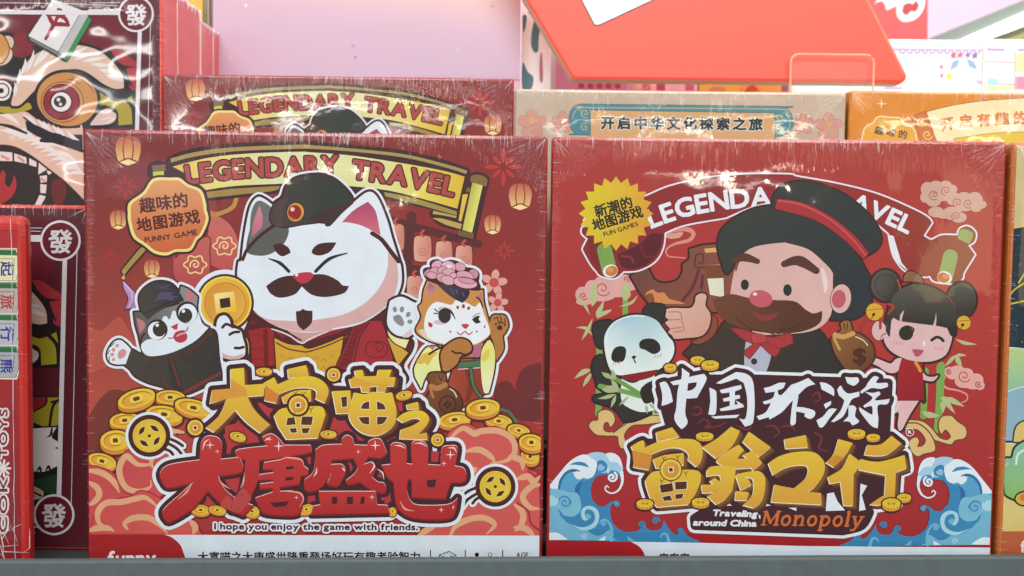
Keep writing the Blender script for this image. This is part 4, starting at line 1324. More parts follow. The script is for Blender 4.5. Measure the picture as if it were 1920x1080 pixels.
# open hand
a.fill('K 1140,640! 1220,600 1290,440! 1335,470 1330,560 1270,630 1190,660', '#8a4a34', DB, 2)
HND = 'K 950,405 1000,390 1100,392 1145,385 1170,350 1180,300 1225,280 1258,300 1250,370 1285,430 1285,500 1255,570 1200,605 1100,615 1020,620 1000,595 970,570 985,548 948,500 975,480 945,450'
a.fill(HND, ('#dcae9c', '#d09a88', 'K 1000,400', 'K 1250,600'), DB, 3.4)
a.lines(['K 975,420 1060,425 1075,500 1090,555 1010,570', 'K 970,480 1060,475', 'K 980,545 1075,535'], 2, '#b27868')
a.build()

# panda
a = trav.art('panda_print')
PH = 'K 490,640 510,560 570,490 680,445 790,445 880,480 930,540 980,610 1010,650 1015,720 980,790 880,860 740,890 620,895 550,870 510,780'
EAR1 = 'K 415,580 420,510 480,488 540,490 500,570 485,680 440,670'
EAR2 = 'K 790,430 820,370 880,362 940,380 930,470 900,500'
PB = 'K 420,770 480,750 520,850 600,900 760,900 900,860 950,900 900,1080 M 900,330 840,380 720,430 640,440! 560,340 420,290 420,250 500,230 440,180 430,140 K 400,850'
a.halo([PH, EAR1, EAR2, PB], 3.5, '#2e2826')
a.fills([EAR1, EAR2, PB], '#37332f')
a.fill('M 620,120! 720,150 860,60! 870,150 800,220 890,350! 780,370 680,340 620,280', '#dde8e2')
a.fill(PH, lambda x, y: mixc(((0, '#a4c6d2'), (.35, '#cfe0de'), (.55, '#e2eae2'), (1, '#e2eae4')), (y - 588) / 115))
a.line('K 505,640 520,560 580,490 690,452 790,452', 2, '#e4eef0'); a.line('K 985,630 1005,720 960,790', 2, '#e6eeee')
a.fill('K 545,740 570,690 620,675 655,700 640,780 590,800 550,780', '#302c28'); a.fill('K 755,650 790,622 860,622 905,660 910,710 860,735 800,705 760,690', '#302c28')
a.fill('K 695,760 715,745 732,755 715,770', '#302c28'); a.line('K 712,768 725,800', 2.4, '#302c28')
for at in ('K 870,755', 'K 892,750', 'K 915,745', 'K 560,808', 'K 580,805', 'K 605,800'):
    (x, y, _), = parse(at); a.line([(x - 1, y + 3, 0), (x + 1, y - 3, 0)], 1.6, '#d49aa0')
a.fill('K 620,895! 740,875 890,850! 860,900 740,935 640,925', '#8a2528')
a.line('M 460,175 620,210 760,250', 9, '#78a050'); a.line('M 560,110 760,235', 8, '#6f9a4c')
a.fill('M 760,215 800,160 880,130 900,200 850,290 790,300', '#302c28')
for q in ('M 470,70! 530,85 560,125! 500,110', 'M 550,45! 580,90 570,130! 545,100', 'M 470,200! 540,170 610,215! 520,225', 'M 540,120! 590,160 600,215! 560,190', 'M 440,270! 520,240 580,235! 520,270', 'M 540,340! 550,280 580,240! 575,290', 'M 600,320! 640,270 680,250! 640,300', 'M 800,310! 820,340 815,385! 800,350', 'M 830,300! 870,330 870,345! 840,330', 'M 850,400! 855,360 870,340! 872,370'):
    a.fill(q, '#a8b480')
a.build()

# girl with hair buns
a = trav.art('girl_print')
HAIR = 'L 880,560! 890,440 940,300 1040,225 1160,215 1280,260 1370,340 1410,450 1400,590! 1370,600 1340,540! 1250,520 1240,520 1000,490 930,470 910,600'
B1 = disc(*parse('L 880,220')[0][:2], 27, 29); B2 = disc(*parse('L 1450,330')[0][:2], 27, 33)
GF = 'L 865,600 900,480 1000,450 1250,480 1370,580 1360,680 1320,750 1220,790 1080,785 960,740 890,680'
DR = 'L 1000,770! 1140,790 1160,900 1170,1080 N 1165,280! 960,285! 970,120 980,40'
ARM1 = 'L 755,780 800,765 870,790 920,805 960,770 1005,770 1000,830 950,875 890,870 830,830 770,800'
ARM2 = 'L 1150,860! 1190,900 1240,905 1275,895 1240,935 1190,935 1140,910'
LEG = 'N 965,285! 1130,285! 1080,360 1040,430 1010,490 985,510 970,470 975,370 900,420! 885,410 920,350'
EARL = disc(*parse('L 830,560')[0][:2], 13, 18)
a.halo([B1, B2, HAIR, GF, DR, ARM1, ARM2, LEG], 4, DB)
a.fills([LEG, ARM1, ARM2], '#dfb6b4'); a.line('N 980,290 960,350 900,400', 2, '#e8d0cc')
a.fill(DR, ('#a4282c', '#94222a', 'L 1000,800', 'N 1150,280'))
a.line('L 1105,800 1125,830 1140,860', 6, '#d8963c')
a.tris(union([B1]), ('#5a544a', '#3e3a36', 'L 820,180', 'L 960,280')); a.tris(union([B2]), ('#5a564c', '#3c3834', 'L 1450,240', 'L 1480,420'))
a.ring('L 880,220', 20, 1.2, '#343028', 21); a.line('L 970,180 990,260 950,330', 3, '#b8483c'); a.line('L 1310,290 1360,320 1395,390', 2.5, '#a84438')
a.tris(union([EARL]), '#dcb4b0')
a.fill(GF, '#ddb4b2')
a.fill(HAIR, ('#5a554a', '#34312d', 'L 1150,260', 'L 1150,520'))
a.fill('L 1010,190! 1030,130 1080,115 1140,150 1165,200! 1090,190', '#8a6248', DB, 2)
a.fill('L 985,490! 990,440 1020,405! 1005,460 1000,495!', '#d8b0a8'); a.fill('L 1235,520! 1250,470 1258,420! 1260,480 1255,525!', '#d8b0a8')
a.line('L 880,500 905,560 912,610', [3, 3, .5], '#4a3a34'); a.line('L 880,580 850,600 840,640', [2, 1.5, .4], '#4a3a34')
a.dot('L 1033,578', 13.5, '#34332a', 13.5); a.line('L 1000,545 1040,525 1088,545 1085,570', 3, '#34332a')
a.line('L 1225,630 1260,608 1290,615 1312,635', 5.5, '#34302c')
a.fill('L 1075,700! 1120,698 1168,708! 1140,745 1105,752', '#b85468'); a.dot('L 1168,655', 3, '#ece0e0', 4.5)
for x0, y0 in ((940, 650), (1250, 690)):
    for i in range(4): a.line('L %d,%d %d,%d' % (x0 + i * 19, y0 + 10 + i * 3, x0 + i * 19 + 6, y0 - 10 + i * 3), 1.4, '#cc8a90')
for at, q in (('L 798,418', 1), ('L 1465,500', .8)):
    (x, y, _), = parse(at)
    a.dot((x, y), 16 * q, '#d8a638', line='#8a5a20', lw=.8); a.line([(x - 14 * q, y - 3, 0), (x + 14 * q, y - 6 * q, 0)], 1.6, '#a87424'); a.dot((x - 2, y + 5 * q), 3, '#3a2618'); a.line([(x - 2, y + 5 * q, 0), (x - 6, y + 13 * q, 0)], 1.5, '#3a2618')
a.line('L 750,470 710,510 700,550', 4, '#a83a34'); a.line('L 840,470 840,540', 5, '#a83a34'); a.line('L 900,360 940,380 900,430', 4, '#b04038')
a.build()

a = trav.art('money_bag_print')
a.fill('L 470,620! 530,570 560,540 540,510 570,485 610,490 625,530 640,570 700,590 770,650 795,720 780,790 700,860 580,850! 500,730', ('#8c5c34', '#6e4428', 'L 550,600', 'L 750,780'), DB, 3)
a.fill('# L 545,500 615,492 605,560 550,560', '#9a683c'); a.lines(['L 565,505 575,550', 'L 595,505 590,550'], 2, '#4a2a1e')
a.line('L 500,590 560,605 635,580', 9, '#c89a5c'); a.line('L 490,600 510,650 535,700', 5, '#c89a5c'); a.line('L 655,605 710,630 745,670', 2, '#e2d0b8')
a.text('$', '# L 640,800 730,800', 28, '#4e2e20', 3.2)
a.build()

# waves
a = trav.art('wave_print')
W1, W2, W3, W4, W5 = '#dfe9ee', '#a2cade', '#5fa3c8', '#3d86b4', '#326c9c'
def wave(T1, T2, f):
    """T(x,y) maps left-wave tile coords; the right wave mirrors it"""
    def q(s):
        out = []
        t = None
        for k in s.split():
            if k.isalpha(): t = k; continue
            c = k.endswith('!'); x, y = map(float, k.rstrip('!').split(','))
            o = TILES[t]
            out.append(f(o[0] + x / o[2], o[1] + y / o[2]) + (c,))
        return out
    def sp(at, r, w, col, turns=1.5, start=0, sign=1):
        (x, y, _), = q(at)
        a.spiral('Z %f,%f' % (x, y), r / 16, w, col, turns, start if T1 > 0 else 180 - start, sign * T1)
    LB_ = '#74b3cd'
    def ln(pts_, w, col):
        a.tris(union(stroke_polys(curve(q(pts_), False), w)), col)
    a.fill(q('T 10,405! 105,290 200,180 290,125 360,120 430,98 510,115 570,108 620,150 645,240 630,300! 520,285! 430,300 385,370 380,440 400,510 440,545 490,548 540,515 590,498! 548,540 540,600 560,680 610,735 680,760 750,755 790,735 830,690! 850,735 900,748 960,730 985,660! 1010,710 1060,770 1100,780 1110,735 1140,730! 1180,790 1260,830 1300,848! 10,828!'), W4)
    a.fill(q('T 10,540! 100,560 130,630 200,690 280,735 350,745! 400,782 460,790 535,745 550,800 600,833! 10,828!'), LB_)
    a.fill(q('T 105,420! 140,330 200,270 260,275 320,310 370,320! 290,360 250,440! 190,425'), '#5ba2c8')
    a.fill(q('T 245,445! 258,375 330,315! 292,380 286,475!'), W5)
    a.fill(q('T 10,405! 105,290 200,180 290,125 360,122 420,150 430,210 405,290 360,318 315,312 285,326 255,312 245,280! 200,255 150,310 112,390 104,418! 60,402'), W1)
    a.fill(q('T 104,415! 120,330 170,262 230,238 285,252 297,285! 250,264 190,275 142,335 122,405!'), W5)
    a.fill(q('T 200,203! 260,180 330,188 368,228! 320,214 250,204'), W4)
    a.fill(q('T 355,120 430,98 505,114 540,150 535,220 515,265 480,270 440,250 432,185'), W2)
    a.fill(q('T 430,182 470,165 510,195 515,240 480,264 445,252'), W4)
    a.fill(q('T 505,113 570,108 622,150 645,240 634,300! 600,258 545,250 520,280! 515,235 540,190'), W1)
    a.fill(q('T 538,186 600,188 640,245 630,285 592,255 548,248 526,256'), W2)
    ln('T 634,270 640,345 612,410 560,440 512,425 497,396 512,378 526,392', [7, 5, 4, 3, 2.6, 2.2], W1)
    a.fill(q('T 10,425! 70,402 110,408 200,430 270,442 298,520 290,590 230,634 150,622! 100,560 10,552!'), '#7db9d1')
    a.fill(q('T 108,505 140,462 190,468 222,520 200,560 150,560'), W4)
    a.fill(q('T 104,560! 150,622 230,637 302,600 300,470 400,505 440,548 490,550 540,522 540,600 556,690! 500,655 455,680 420,740 350,746 250,730 160,660'), W4)
    a.fill(q('T 298,600 320,558 375,545 430,572 450,630 430,700 380,738 300,744 190,690! 300,722 380,700 414,650 398,590 350,572 328,600 340,640 372,648! 330,668 304,642'), '#a8d3e0')
    ln('T 455,692 470,662 508,662 542,705 555,760 548,830', [2, 3, 4, 5, 5, 6], LB_)
    ln('T 955,805 975,778 1008,782 1026,838', [2, 4, 5, 6], LB_)
    a.fill(q('T 10,772! 90,765 150,795 188,825! 10,828!'), W1); a.fill(q('T 438,830! 480,806 502,795! 496,832!'), W1); a.fill(q('T 680,790! 720,820 750,836! 690,834!'), LB_)
    for at, r, w, c, st, sg in (('T 463,222', 108, 2.6, W2, 0, 1), ('T 350,262', 120, 3.4, W1, 0, 1), ('T 268,280', 118, 4.2, W1, -30, 1), ('T 555,306', 178, 4.0, W1, -60, 1), ('T 165,515', 220, 5, '#74b4ce', 20, 1), ('T 55,495', 170, 7, '#a8d4e0', 0, 1),
                                ('T 355,628', 90, 3, LB_, 0, 1), ('T 592,530', 112, 3, W4, 200, 1), ('T 590,530', 80, 1.2, LB_, 200, 1), ('T 482,690', 100, 2.6, LB_, 200, 1), ('T 800,700', 110, 3, W4, 0, -1), ('T 918,668', 120, 3.4, W4, 0, -1), ('T 325,802', 110, 2.6, W2, 180, 1), ('T 1122,752', 90, 3, W4, 200, 1)):
        sp(at, r / 1.107 / 1, w, c, 1.4, st, sg)
wave(1, 0, lambda x, y: (x, y))
a.build()
a = trav.art('wave_print')
wave(-1, 0, lambda x, y: (2896 - x - (y - 850) * .03 - 7, y + 9 + (x - 1030) * -.004))
a.build()

# white brush title
WHITE = ['M 905,152! 950,142 985,200 1005,290! 965,310 920,322! 925,240',
         'M 1072,38! 1130,78! 1115,190 1100,330 1100,390 1116,440 1100,475 1070,497! 1035,460 1015,410 1030,340 1042,200 1070,110',
         'M 985,142! 1060,125 1150,100 1238,82! 1258,120 1220,200 1185,262! 1120,268 1075,260! 1078,215! 1140,205 1175,180 1185,145! 1100,155 1010,168!',
         'M 1278,185! 1320,205 1332,240 1325,380 1270,385! 1285,290',
         'M 1328,152! 1400,110 1480,68! 1560,85 1605,140 1618,300 1610,420 1595,460 1545,478! 1500,415! 1545,420 1562,340 1558,240 1535,150! 1480,118! 1420,140 1360,158!',
         '# M 1355,205 1450,180 1515,165 1522,192 1470,215 1470,245 1505,240 1510,265 1470,275 1468,315 1525,305 1540,330 1460,350 1365,362 1355,345 1430,322 1432,285 1385,290 1380,268 1430,255 1430,222 1370,228',
         '# M 1475,280 1510,300 1540,330 1500,325', '# M 1290,402 1400,395 1505,388 1480,412 1320,418',
         'M 1685,190! 1740,175 1800,150 1850,150! 1830,190 1790,205! 1800,240 1850,240! 1830,270 1790,285! 1740,345! 1800,325 1860,280! 1830,350 1740,400 1650,428! 1632,400! 1700,370 1740,300! 1690,310 1680,290! 1750,265 1770,215! 1700,225!',
         'N 20,330! 80,260 130,210 170,165! 240,140 298,113! 352,160! 290,180 240,225 165,300 100,370 10,425! 0,400!',
         'N 195,215! 225,240 212,330! 270,335 345,360 345,400 310,420 270,400 275,380 240,370 208,365! 205,450 182,468! 165,455 175,340!',
         'N 385,145! 440,155 490,195 492,250! 440,220 400,200!', '# N 415,310 470,285 470,310 430,345', 'N 360,430! 410,400 460,345 515,345! 470,400 410,480 380,480!',
         'N 575,105! 620,110 670,110 680,140! 640,172 590,150!', 'N 515,205! 540,170 560,200! 600,230 680,215! 680,250 630,270 600,320! 560,400 490,445! 470,440! 540,360 570,280! 530,245!',
         'N 600,320! 640,320 660,340! 650,400 680,440 630,470! 605,440 560,440! 600,400!',
         'N 745,150! 790,100 830,110! 810,150 890,150 895,180! 840,195 770,190 700,230! 690,215 730,180!', 'N 720,215! 780,225 830,215 840,235! 800,280 910,270! 890,310 820,320 825,420! 820,490! 770,470 690,370 680,330! 740,370 780,390! 775,325 720,335 712,320! 770,280 780,255!']
GOLD2 = ['# M 880,520 1000,483 1055,555 890,588', 'M 692,625! 780,580 795,635! 900,590 1050,570 1180,580 1228,650 1215,740 1180,778! 1118,725! 1120,680 1060,640 960,640 830,690! 828,800! 712,780! 718,690',
         'M 858,720! 950,690 1085,675! 1090,765! 880,790!', 'M 800,880! 850,820 960,805 1180,805 1215,870 1180,970 1140,1040! O 1120,540! 890,560! 840,500 805,400',
         'M 1225,630! 1330,570 1440,478! 1508,510! 1450,620 1328,715!', 'M 1575,515! 1740,632! 1650,705! 1528,590!',
         'M 1500,612! 1538,655! 1490,715 1560,715! 1530,690! 1605,655! 1675,750! 1605,808! 1595,785! 1440,790 1345,750 1340,720 1400,670',
         'M 1260,805! 1300,775 1460,775 1472,830 1450,960! 1400,1020 1330,1060! O 1265,480! 1330,430 1360,370 1350,320 1258,330!', '# M 1280,885 1320,862 1375,905 1330,968 1228,975 1220,912 1310,912',
         '# M 1475,840 1570,870 1595,915 1515,955', 'M 1490,830! 1640,810 1695,860 1695,960! O 1670,520 1610,565! 1530,545! 1600,470 1610,390 1590,340 1490,345!', '# M 1478,960 1575,970 1560,1028 1470,1028',
         '# N 120,572 280,540 298,632 130,642', 'N 0,752! 80,700 200,668 340,670 415,740 415,830 350,930 290,965! 395,975! 400,1062! 22,1042! 45,912! 190,940! 280,860 295,780 230,765 130,785 35,840!',
         'N 525,570! 632,600! 580,690 490,782! 432,745! 490,680', 'N 610,680! 690,740! 680,780 640,835! 635,1068! 565,1068! 540,890! 462,905! 445,855! 550,790',
         'N 922,545! 998,605! 900,680 820,695 720,688! 740,615! 840,610', 'N 690,720! 830,740 1020,690! 1035,790! 955,820! 950,960! 930,1040 820,1065! P 760,540! 820,500 870,470! 880,320! 780,300 680,280!']
H2 = ['# M 905,915 1000,900 1010,960 918,975', '# M 1020,892 1110,888 1108,945 1025,950', '# M 925,1005 985,992 1000,1030 940,1034', '# M 1022,985 1085,978 1075,1015 1025,1022']
ENG1 = 'Traveling'; ENG2 = 'around China'; ENG3 = 'Monopoly'
a = trav.art('title_outline_print')
extra = ['M 905,200! 1250,120! 1640,120! N 900,150! 880,540! M 1000,540!', 'O 1165,645! 1290,565! 1640,560! P 760,600! 700,700 560,740! O 1170,700!', 'M 800,600! N 980,600! 950,1060! M 900,1060!']
a.halo(WHITE + GOLD2 + extra, 14, '#e4e8ec')
a.halo(WHITE + GOLD2 + extra, 8.2, '#46262a')
a.fills(['# P 440,460 490,450 520,520 575,585 430,590', '# P 690,385 740,400 700,470 730,580 680,590', 'O 1390,550! 1425,532! 1448,550!', 'O 1665,560! 1690,530! 1740,548!', '# O 1870,565 1930,565 1930,590'], '#e2e6ea')
for q in ('M 1160,340 1200,330 1220,370 1180,390 1150,380', 'M 1200,450 1240,420 1280,460 1250,480 1320,480 1400,450', 'M 1480,470 1560,500 1600,470', 'N 330,250 370,220 390,270 350,290', 'N 340,520 400,560 380,640 440,660', 'M 1700,480 1760,470 1800,520 1760,560', 'N 100,480 160,470 200,500'):
    a.line(q, [2, 4, 2], '#7c3436')
a.build()
a = trav.art('white_title_print')
a.fills(WHITE, '#e0e6ec')
a.build()
a = trav.art('gold_title_print')
for k in (8, 6.4, 4.8, 3.2, 1.6):
    a.fills([sh(q, k, k * 1.0) for q in GOLD2], '#5e3c24' if k > 6 else '#7c5430')
a.fills([sh(q, -1.3, 1.6) for q in GOLD2], '#f2e8d0')
for q in GOLD2:
    p = parse(q); y0 = min(t[1] for t in p); y1 = max(t[1] for t in p)
    a.tris(union([curve(q, True)]), ('#e0bc3a', '#d89e3e', (0, y0), (0, y1)))
a.fill('# M 700,655 850,690 828,800 712,780', '#cf8c3a'); a.fill('# N 440,740 500,690 570,710 490,782', '#d08c36')
for h in H2: a.fill(h, '#54301f', '#f0e4c4', 1.0)
face_coin(a, 'M 990,800', 78, .28, rim=1.8)
for at in ('M 935,720', 'M 1040,710', 'M 1100,830', 'M 920,890', 'M 990,895'):
    (x, y, _), = parse(at)
    a.lines([[(x - 3, y - 4, 0), (x, y, 0), (x + 1, y + 5, 0)], [(x, y, 0), (x + 5, y - 5, 0)]], 1, '#3e2a1c')
def ridged(at, w, h):
    (x, y, _), = parse(at)
    rx, ry = w / 8, h / 8
    th = ry * .7
    body = [disc(x, y, rx, ry), disc(x, y + th, rx, ry), [(x - rx, y), (x + rx, y), (x + rx, y + th), (x - rx, y + th)]]
    st = []
    for b in body: st += stroke_polys(b, 5.0, True)
    a.tris(union(body + st), '#46262a')
    a.tris(union(body), '#dca53c')
    for i in range(9):
        t = math.radians(10 + 20 * i)
        a.line([(x + rx * math.cos(t), y + ry * math.sin(t), 0), (x + rx * math.cos(t), y + ry * math.sin(t) + th, 0)], 1.1, '#b8662c')
    a.dot((x, y), rx, '#e6c43c', ry); a.dot((x, y + .4), rx * .82, '#b88a28', ry * .8); a.dot((x, y + .9), rx * .8, '#e2bc38', ry * .74)
    a.dot((x - rx * .3, y), rx * .16, '#b88428', ry * .2); a.dot((x + rx * .32, y), rx * .16, '#b88428', ry * .2); a.line([(x - rx * .35, y + ry * .35, 0), (x, y + ry * .1, 0), (x + rx * .35, y + ry * .35, 0)], 1.2, '#a87424')
a.build()
for q in (('M 1243,545', 130, 50), ('N 660,525', 130, 58), ('N 785,555', 100, 46), ('O 795,530', 125, 58), ('O 1212,520', 130, 60), ('P 1015,485', 105, 52), ('P 920,530', 135, 72), ('K 985,830', 90, 50), ('K 1190,775', 105, 50), ('K 1283,810', 130, 58)):
    a = trav.art('coin_print'); ridged(*q); a.build()
a = trav.art('english_title_print')
a.text(ENG1, '# O 1300,622 1630,632', 11.5, '#e4e6e8', 1.9, shear=.22, gap=.10)
a.text(ENG2, '# O 1155,695 1625,703', 11.5, '#e4e6e8', 1.9, shear=.22, gap=.10)
a.line('O 1652,622 1655,640', 3, '#e4e6e8')
# heavy slab-serif italic, drawn stroke by stroke: (stem/curve path, width) in a 0..1 letter box
def slab(at0, wd, ht, parts_):
    (x0, y0, _), = parse(at0)
    ps = []
    for path, w in parts_:
        pts_ = [(x0 + (px * wd + .20 * py * ht * 4 / 4) , y0 - py * ht, len(q) > 2) for q in path for px, py in (q[:2],)]
        ps += stroke_polys(curve(pts_, False), w)
    a.tris(union(ps), '#cc6c38')
T = 5.6; S_ = 2.6
ring_ = lambda: [(.5 + .38 * math.cos(t), .36 + .32 * math.sin(t)) for t in (i * math.pi / 8 for i in range(17))]
LET = {'M': ([([(.1, .04, 1), (.1, .96, 1)], T * .8), ([(.14, .94, 1), (.5, .2, 1)], T), ([(.5, .2, 1), (.86, .94, 1)], S_ * 1.3), ([(.88, .04, 1), (.88, .96, 1)], T), ([(-.04, .04, 1), (.26, .04, 1)], S_), ([(.72, .04, 1), (1.04, .04, 1)], S_), ([(-.04, .96, 1), (.2, .96, 1)], S_), ([(.8, .96, 1), (1.04, .96, 1)], S_)], 34),
       'o': ([(ring_(), T * .85)], 23), 'n': ([([(.2, .05, 1), (.2, .68, 1)], T), ([(.2, .45), (.5, .68), (.78, .55), (.78, .05)], T * .85), ([(0, .04, 1), (.4, .04, 1)], S_), ([(.6, .04, 1), (.98, .04, 1)], S_), ([(.02, .68, 1), (.25, .68, 1)], S_)], 26),
       'p': ([([(.2, -.28, 1), (.2, .68, 1)], T), ([(.2, .5), (.5, .69), (.85, .5), (.8, .2), (.5, .04), (.2, .15)], T * .8), ([(0, -.28, 1), (.45, -.28, 1)], S_), ([(.0, .68, 1), (.25, .68, 1)], S_)], 25),
       'l': ([([(.5, .05, 1), (.5, 1.0, 1)], T), ([(.1, .04, 1), (.95, .04, 1)], S_), ([(.1, 1.0, 1), (.5, 1.0, 1)], S_)], 13),
       'y': ([([(.15, .66, 1), (.45, .08, 1)], T), ([(.9, .66), (.55, .05), (.3, -.24), (.05, -.24)], T * .75), ([(-.05, .68, 1), (.35, .68, 1)], S_), ([(.7, .68, 1), (1.05, .68, 1)], S_)], 24)}
x = 1427.0
for ch in 'Monopoly':
    ps, wd = LET[ch]
    y = 984 + (x - 1427) * .012
    slab('Z %f,%f' % (x, y), wd - 4, 27, ps)
    x += wd
a.text('R', '# N 1045,530 1070,530', 6.5, '#e8e8ea', .8); a.ring('N 1057,518', 7.2, 1.3, '#e8e8ea')
a.build()
a = trav.art('footer_print')
a.fill('# O 0,812 540,815 1190,825 P 250,850 1800,862 1800,1200 O 0,1200', '#dce6ee')
a.fill('O 0,806! 690,818! 760,860 800,930! 810,1100! 0,1100!', '#a8282e')
for x in range(5): a.text('富', '# O %d,985 %d,986' % (900 + x * 78, 975 + x * 78), 20, '#3a2a2e', 1.2) if x < 3 else None
a.build()

# ------------------------------------------------------------ helpers on depth planes
def at_depth(px, py, d):
    """world point where the view ray through a photo point meets the upright plane y = d"""
    r = ray(px, py)
    return EYE + r * (d / r.y)

def clear_film(name):
    m, nt, p = node_mat(name)
    p.inputs['Base Color'].default_value = (0.9, 0.9, 0.92, 1)
    p.inputs['Roughness'].default_value = 0.18
    p.inputs['Alpha'].default_value = 0.42
    p.inputs['Specular IOR Level'].default_value = 0.9
    return m
FILM = clear_film('crimped_clear_film')

def tube(bm, pts, r, n=5):
    rings = []
    for i, p in enumerate(pts):
        p = Vector(p)
        t = (Vector(pts[min(i + 1, len(pts) - 1)]) - Vector(pts[max(i - 1, 0)])).normalized()
        u = t.orthogonal().normalized()
        v = t.cross(u)
        rr = r[i] if isinstance(r, (list, tuple)) else r
        rings.append([bm.verts.new(p + u * rr * math.cos(2 * math.pi * k / n) + v * rr * math.sin(2 * math.pi * k / n)) for k in range(n)])
    for a, b in zip(rings, rings[1:]):
        for k in range(n):
            bm.faces.new((a[k], a[(k + 1) % n], b[(k + 1) % n], b[k]))
    bm.faces.new(rings[0][::-1])
    bm.faces.new(rings[-1])

def crimps(c, n_top, n_side, seed, r=0.00012, top_len=0.006, seams=True):
    """gathers of shrink film drawn over the edges of a carton"""
    rnd = random.Random(seed)
    bm = bmesh.new()
    w, h = c.w, c.h
    x = -w / 2
    def over_top(x, l0, l1, rr, jig):
        p = []
        k = 5
        for i in range(k):
            t = i / (k - 1)
            p.append((x + jig * (1 - t) * .5 + rnd.uniform(-1, 1) * .00015, -.0004, h - .0022 - l0 * (1 - t)))
        p += [(x, .0003, h - .0006), (x, .0016, h + .0003), (x, .0016 + l1, h + .0003)]
        tube(bm, p, [rr * .3] + [rr] * (len(p) - 2) + [rr * .4])
    cl = [rnd.uniform(-.45, .45) * w for _ in range(max(3, n_top // 9))]
    for i in range(n_top):
        x = rnd.choice(cl) + rnd.gauss(0, .012) if rnd.random() < .7 else rnd.uniform(-.48, .48) * w
        if abs(x) > w / 2 - .004: continue
        over_top(x, rnd.uniform(.3, 1.0) * top_len, rnd.uniform(.002, .008), r * rnd.uniform(.6, 1.2), rnd.uniform(-1, 1) * .0012)
    for sd in (-1, 1):
        for i in range(n_side):
            z = rnd.uniform(.01, .98) * h
            l = rnd.uniform(.001, .0045)
            tube(bm, [(sd * (w / 2 - .0022 - l), -.0004, z + rnd.uniform(-.0006, .0006)), (sd * (w / 2 - .0015), -.0003, z), (sd * (w / 2 - .0002), .001, z), (sd * (w / 2 + .0003), .003, z)], r * rnd.uniform(.5, 1), 4)
        # fan of pleats at the upper corner
        for i in range(4):
            t = math.radians(rnd.uniform(15, 75))
            l = rnd.uniform(.005, .013)
            x0, z0 = sd * (w / 2 - .002), h - .002
            p = [(x0 - sd * math.cos(t) * l * k / 4 + rnd.uniform(-1, 1) * .0002, -.0005, z0 - math.sin(t) * l * k / 4) for k in range(5)]
            tube(bm, p, [r, r * 1.2, r, r * .8, r * .2], 4)
    o = mesh_obj('film_crimp', bm, FILM, c.root, True)
    return o

crimps(cat, 70, 24, 11)
crimps(trav, 46, 10, 12)

# ------------------------------------------------------------ second cat game, on the step behind
cat2 = copy_tree(cat.root)
cat2.scale = (0.913,) * 3
tl, tr_ = at_depth(305, 146, .70), at_depth(963, 157, .70)
cat2.location = ((tl.x + tr_.x) / 2, .70, RIS1)
zt = (tl.z + tr_.z) / 2
cat2.rotation_euler = (0, 0, 0.006)
cat2['label'] = 'red cat game box on the step behind, only its scroll and hat top showing'
STEP_CAT = zt + .0032 - 0.913 * CATH
cat2.location.z = STEP_CAT

# ------------------------------------------------------------ lion dance games, far left
LIOW, LIOD = 0.26, 0.085
p0, p1 = at_depth(172, 700, .615), at_depth(120, 385, .615)
LIOH = p1.z - SHELF_Z
lion = Carton('game_box', 'dark maroon lion dance box standing low on the shelf, left of the moustached cat box', 'game box', p0.x - LIOW / 2, .615, SHELF_Z, LIOW, LIOH, LIOD, 0,
              '#d84a3c', 'lion dance game boxes', 4.4, 1.45, gloss=1.0, ripple=0.0)
pu = at_depth(305.5, 200, .706)
up_z = at_depth(252, 30, .706).z + (LIOH + SHELF_Z - at_depth(114, 455, .615).z) - LIOH
UPPER = Plane(pu.x - LIOW / 2, .706, up_z)
lion.base(lambda u, v: ink('#5e2c33'))
MR = '#6e2a32'; BK = '#302c2e'; CRM = '#d6b8a4'; FUR = '#e2ddd8'; YEL = '#a89c34'; RDL = '#9c323a'
a = lion.art('lion_print', face=UPPER)
a.fill('# Q -900,110 1040,110 W 267,400 -600,400', MR)
a.fill('# Q 0,230 330,300 600,310 880,400 1040,480 1040,960 -900,960 -900,230', BK)
for q in ('Q 100,350 200,330 260,380 180,430 110,420', 'Q 120,250 300,280 300,340 120,330', 'Q 0,560 60,580 100,640 0,600'): a.fill(q, '#7e2e34')
a.fill('Q 830,370! 900,380 1030,470! 1030,500! 930,490 870,440', '#a43c42'); a.fill('Q 945,515! 1030,500! 1030,690! 960,650 965,580', '#a43c42')
a.fill('Q 745,690! 820,735 900,750 990,715! 1000,780 1005,930! 890,940! 880,860 810,800 750,790', YEL)
for q in ('Q 905,560 950,600 965,660', 'Q 880,520 940,560 985,640'): a.line(q, [3, 6, 3], BK)
a.fill('Q -40,790! 60,800 220,770! 230,820 60,850 -40,830!', YEL)
for at, r in (('Q 40,330', 70), ('Q 20,420', 80)): a.dot(at, r / 4, CRM, r / 5, -40, BK, 2)
a.fill('Q 0,260 60,330 60,410 0,470', '#c89050', BK, 2)
a.dot('Q 15,680', 19, FUR, 19, 0, BK, 3); a.dot('Q 15,680', 12, FUR, 12, 0, BK, 2.5); a.dot('Q 10,680', 5, BK)
a.fill('Q -100,540 60,590 100,700 60,790 -100,790', '#9a4a48', BK, 2) if False else None
BROW = 'Q 85,780 105,690 140,580 200,470 300,390 450,345 600,340 740,380 850,470 920,570 930,660! 860,665 770,625 680,560 590,520 480,530 370,590 270,670 160,780 110,795'
a.fill(BROW, CRM, BK, 5)
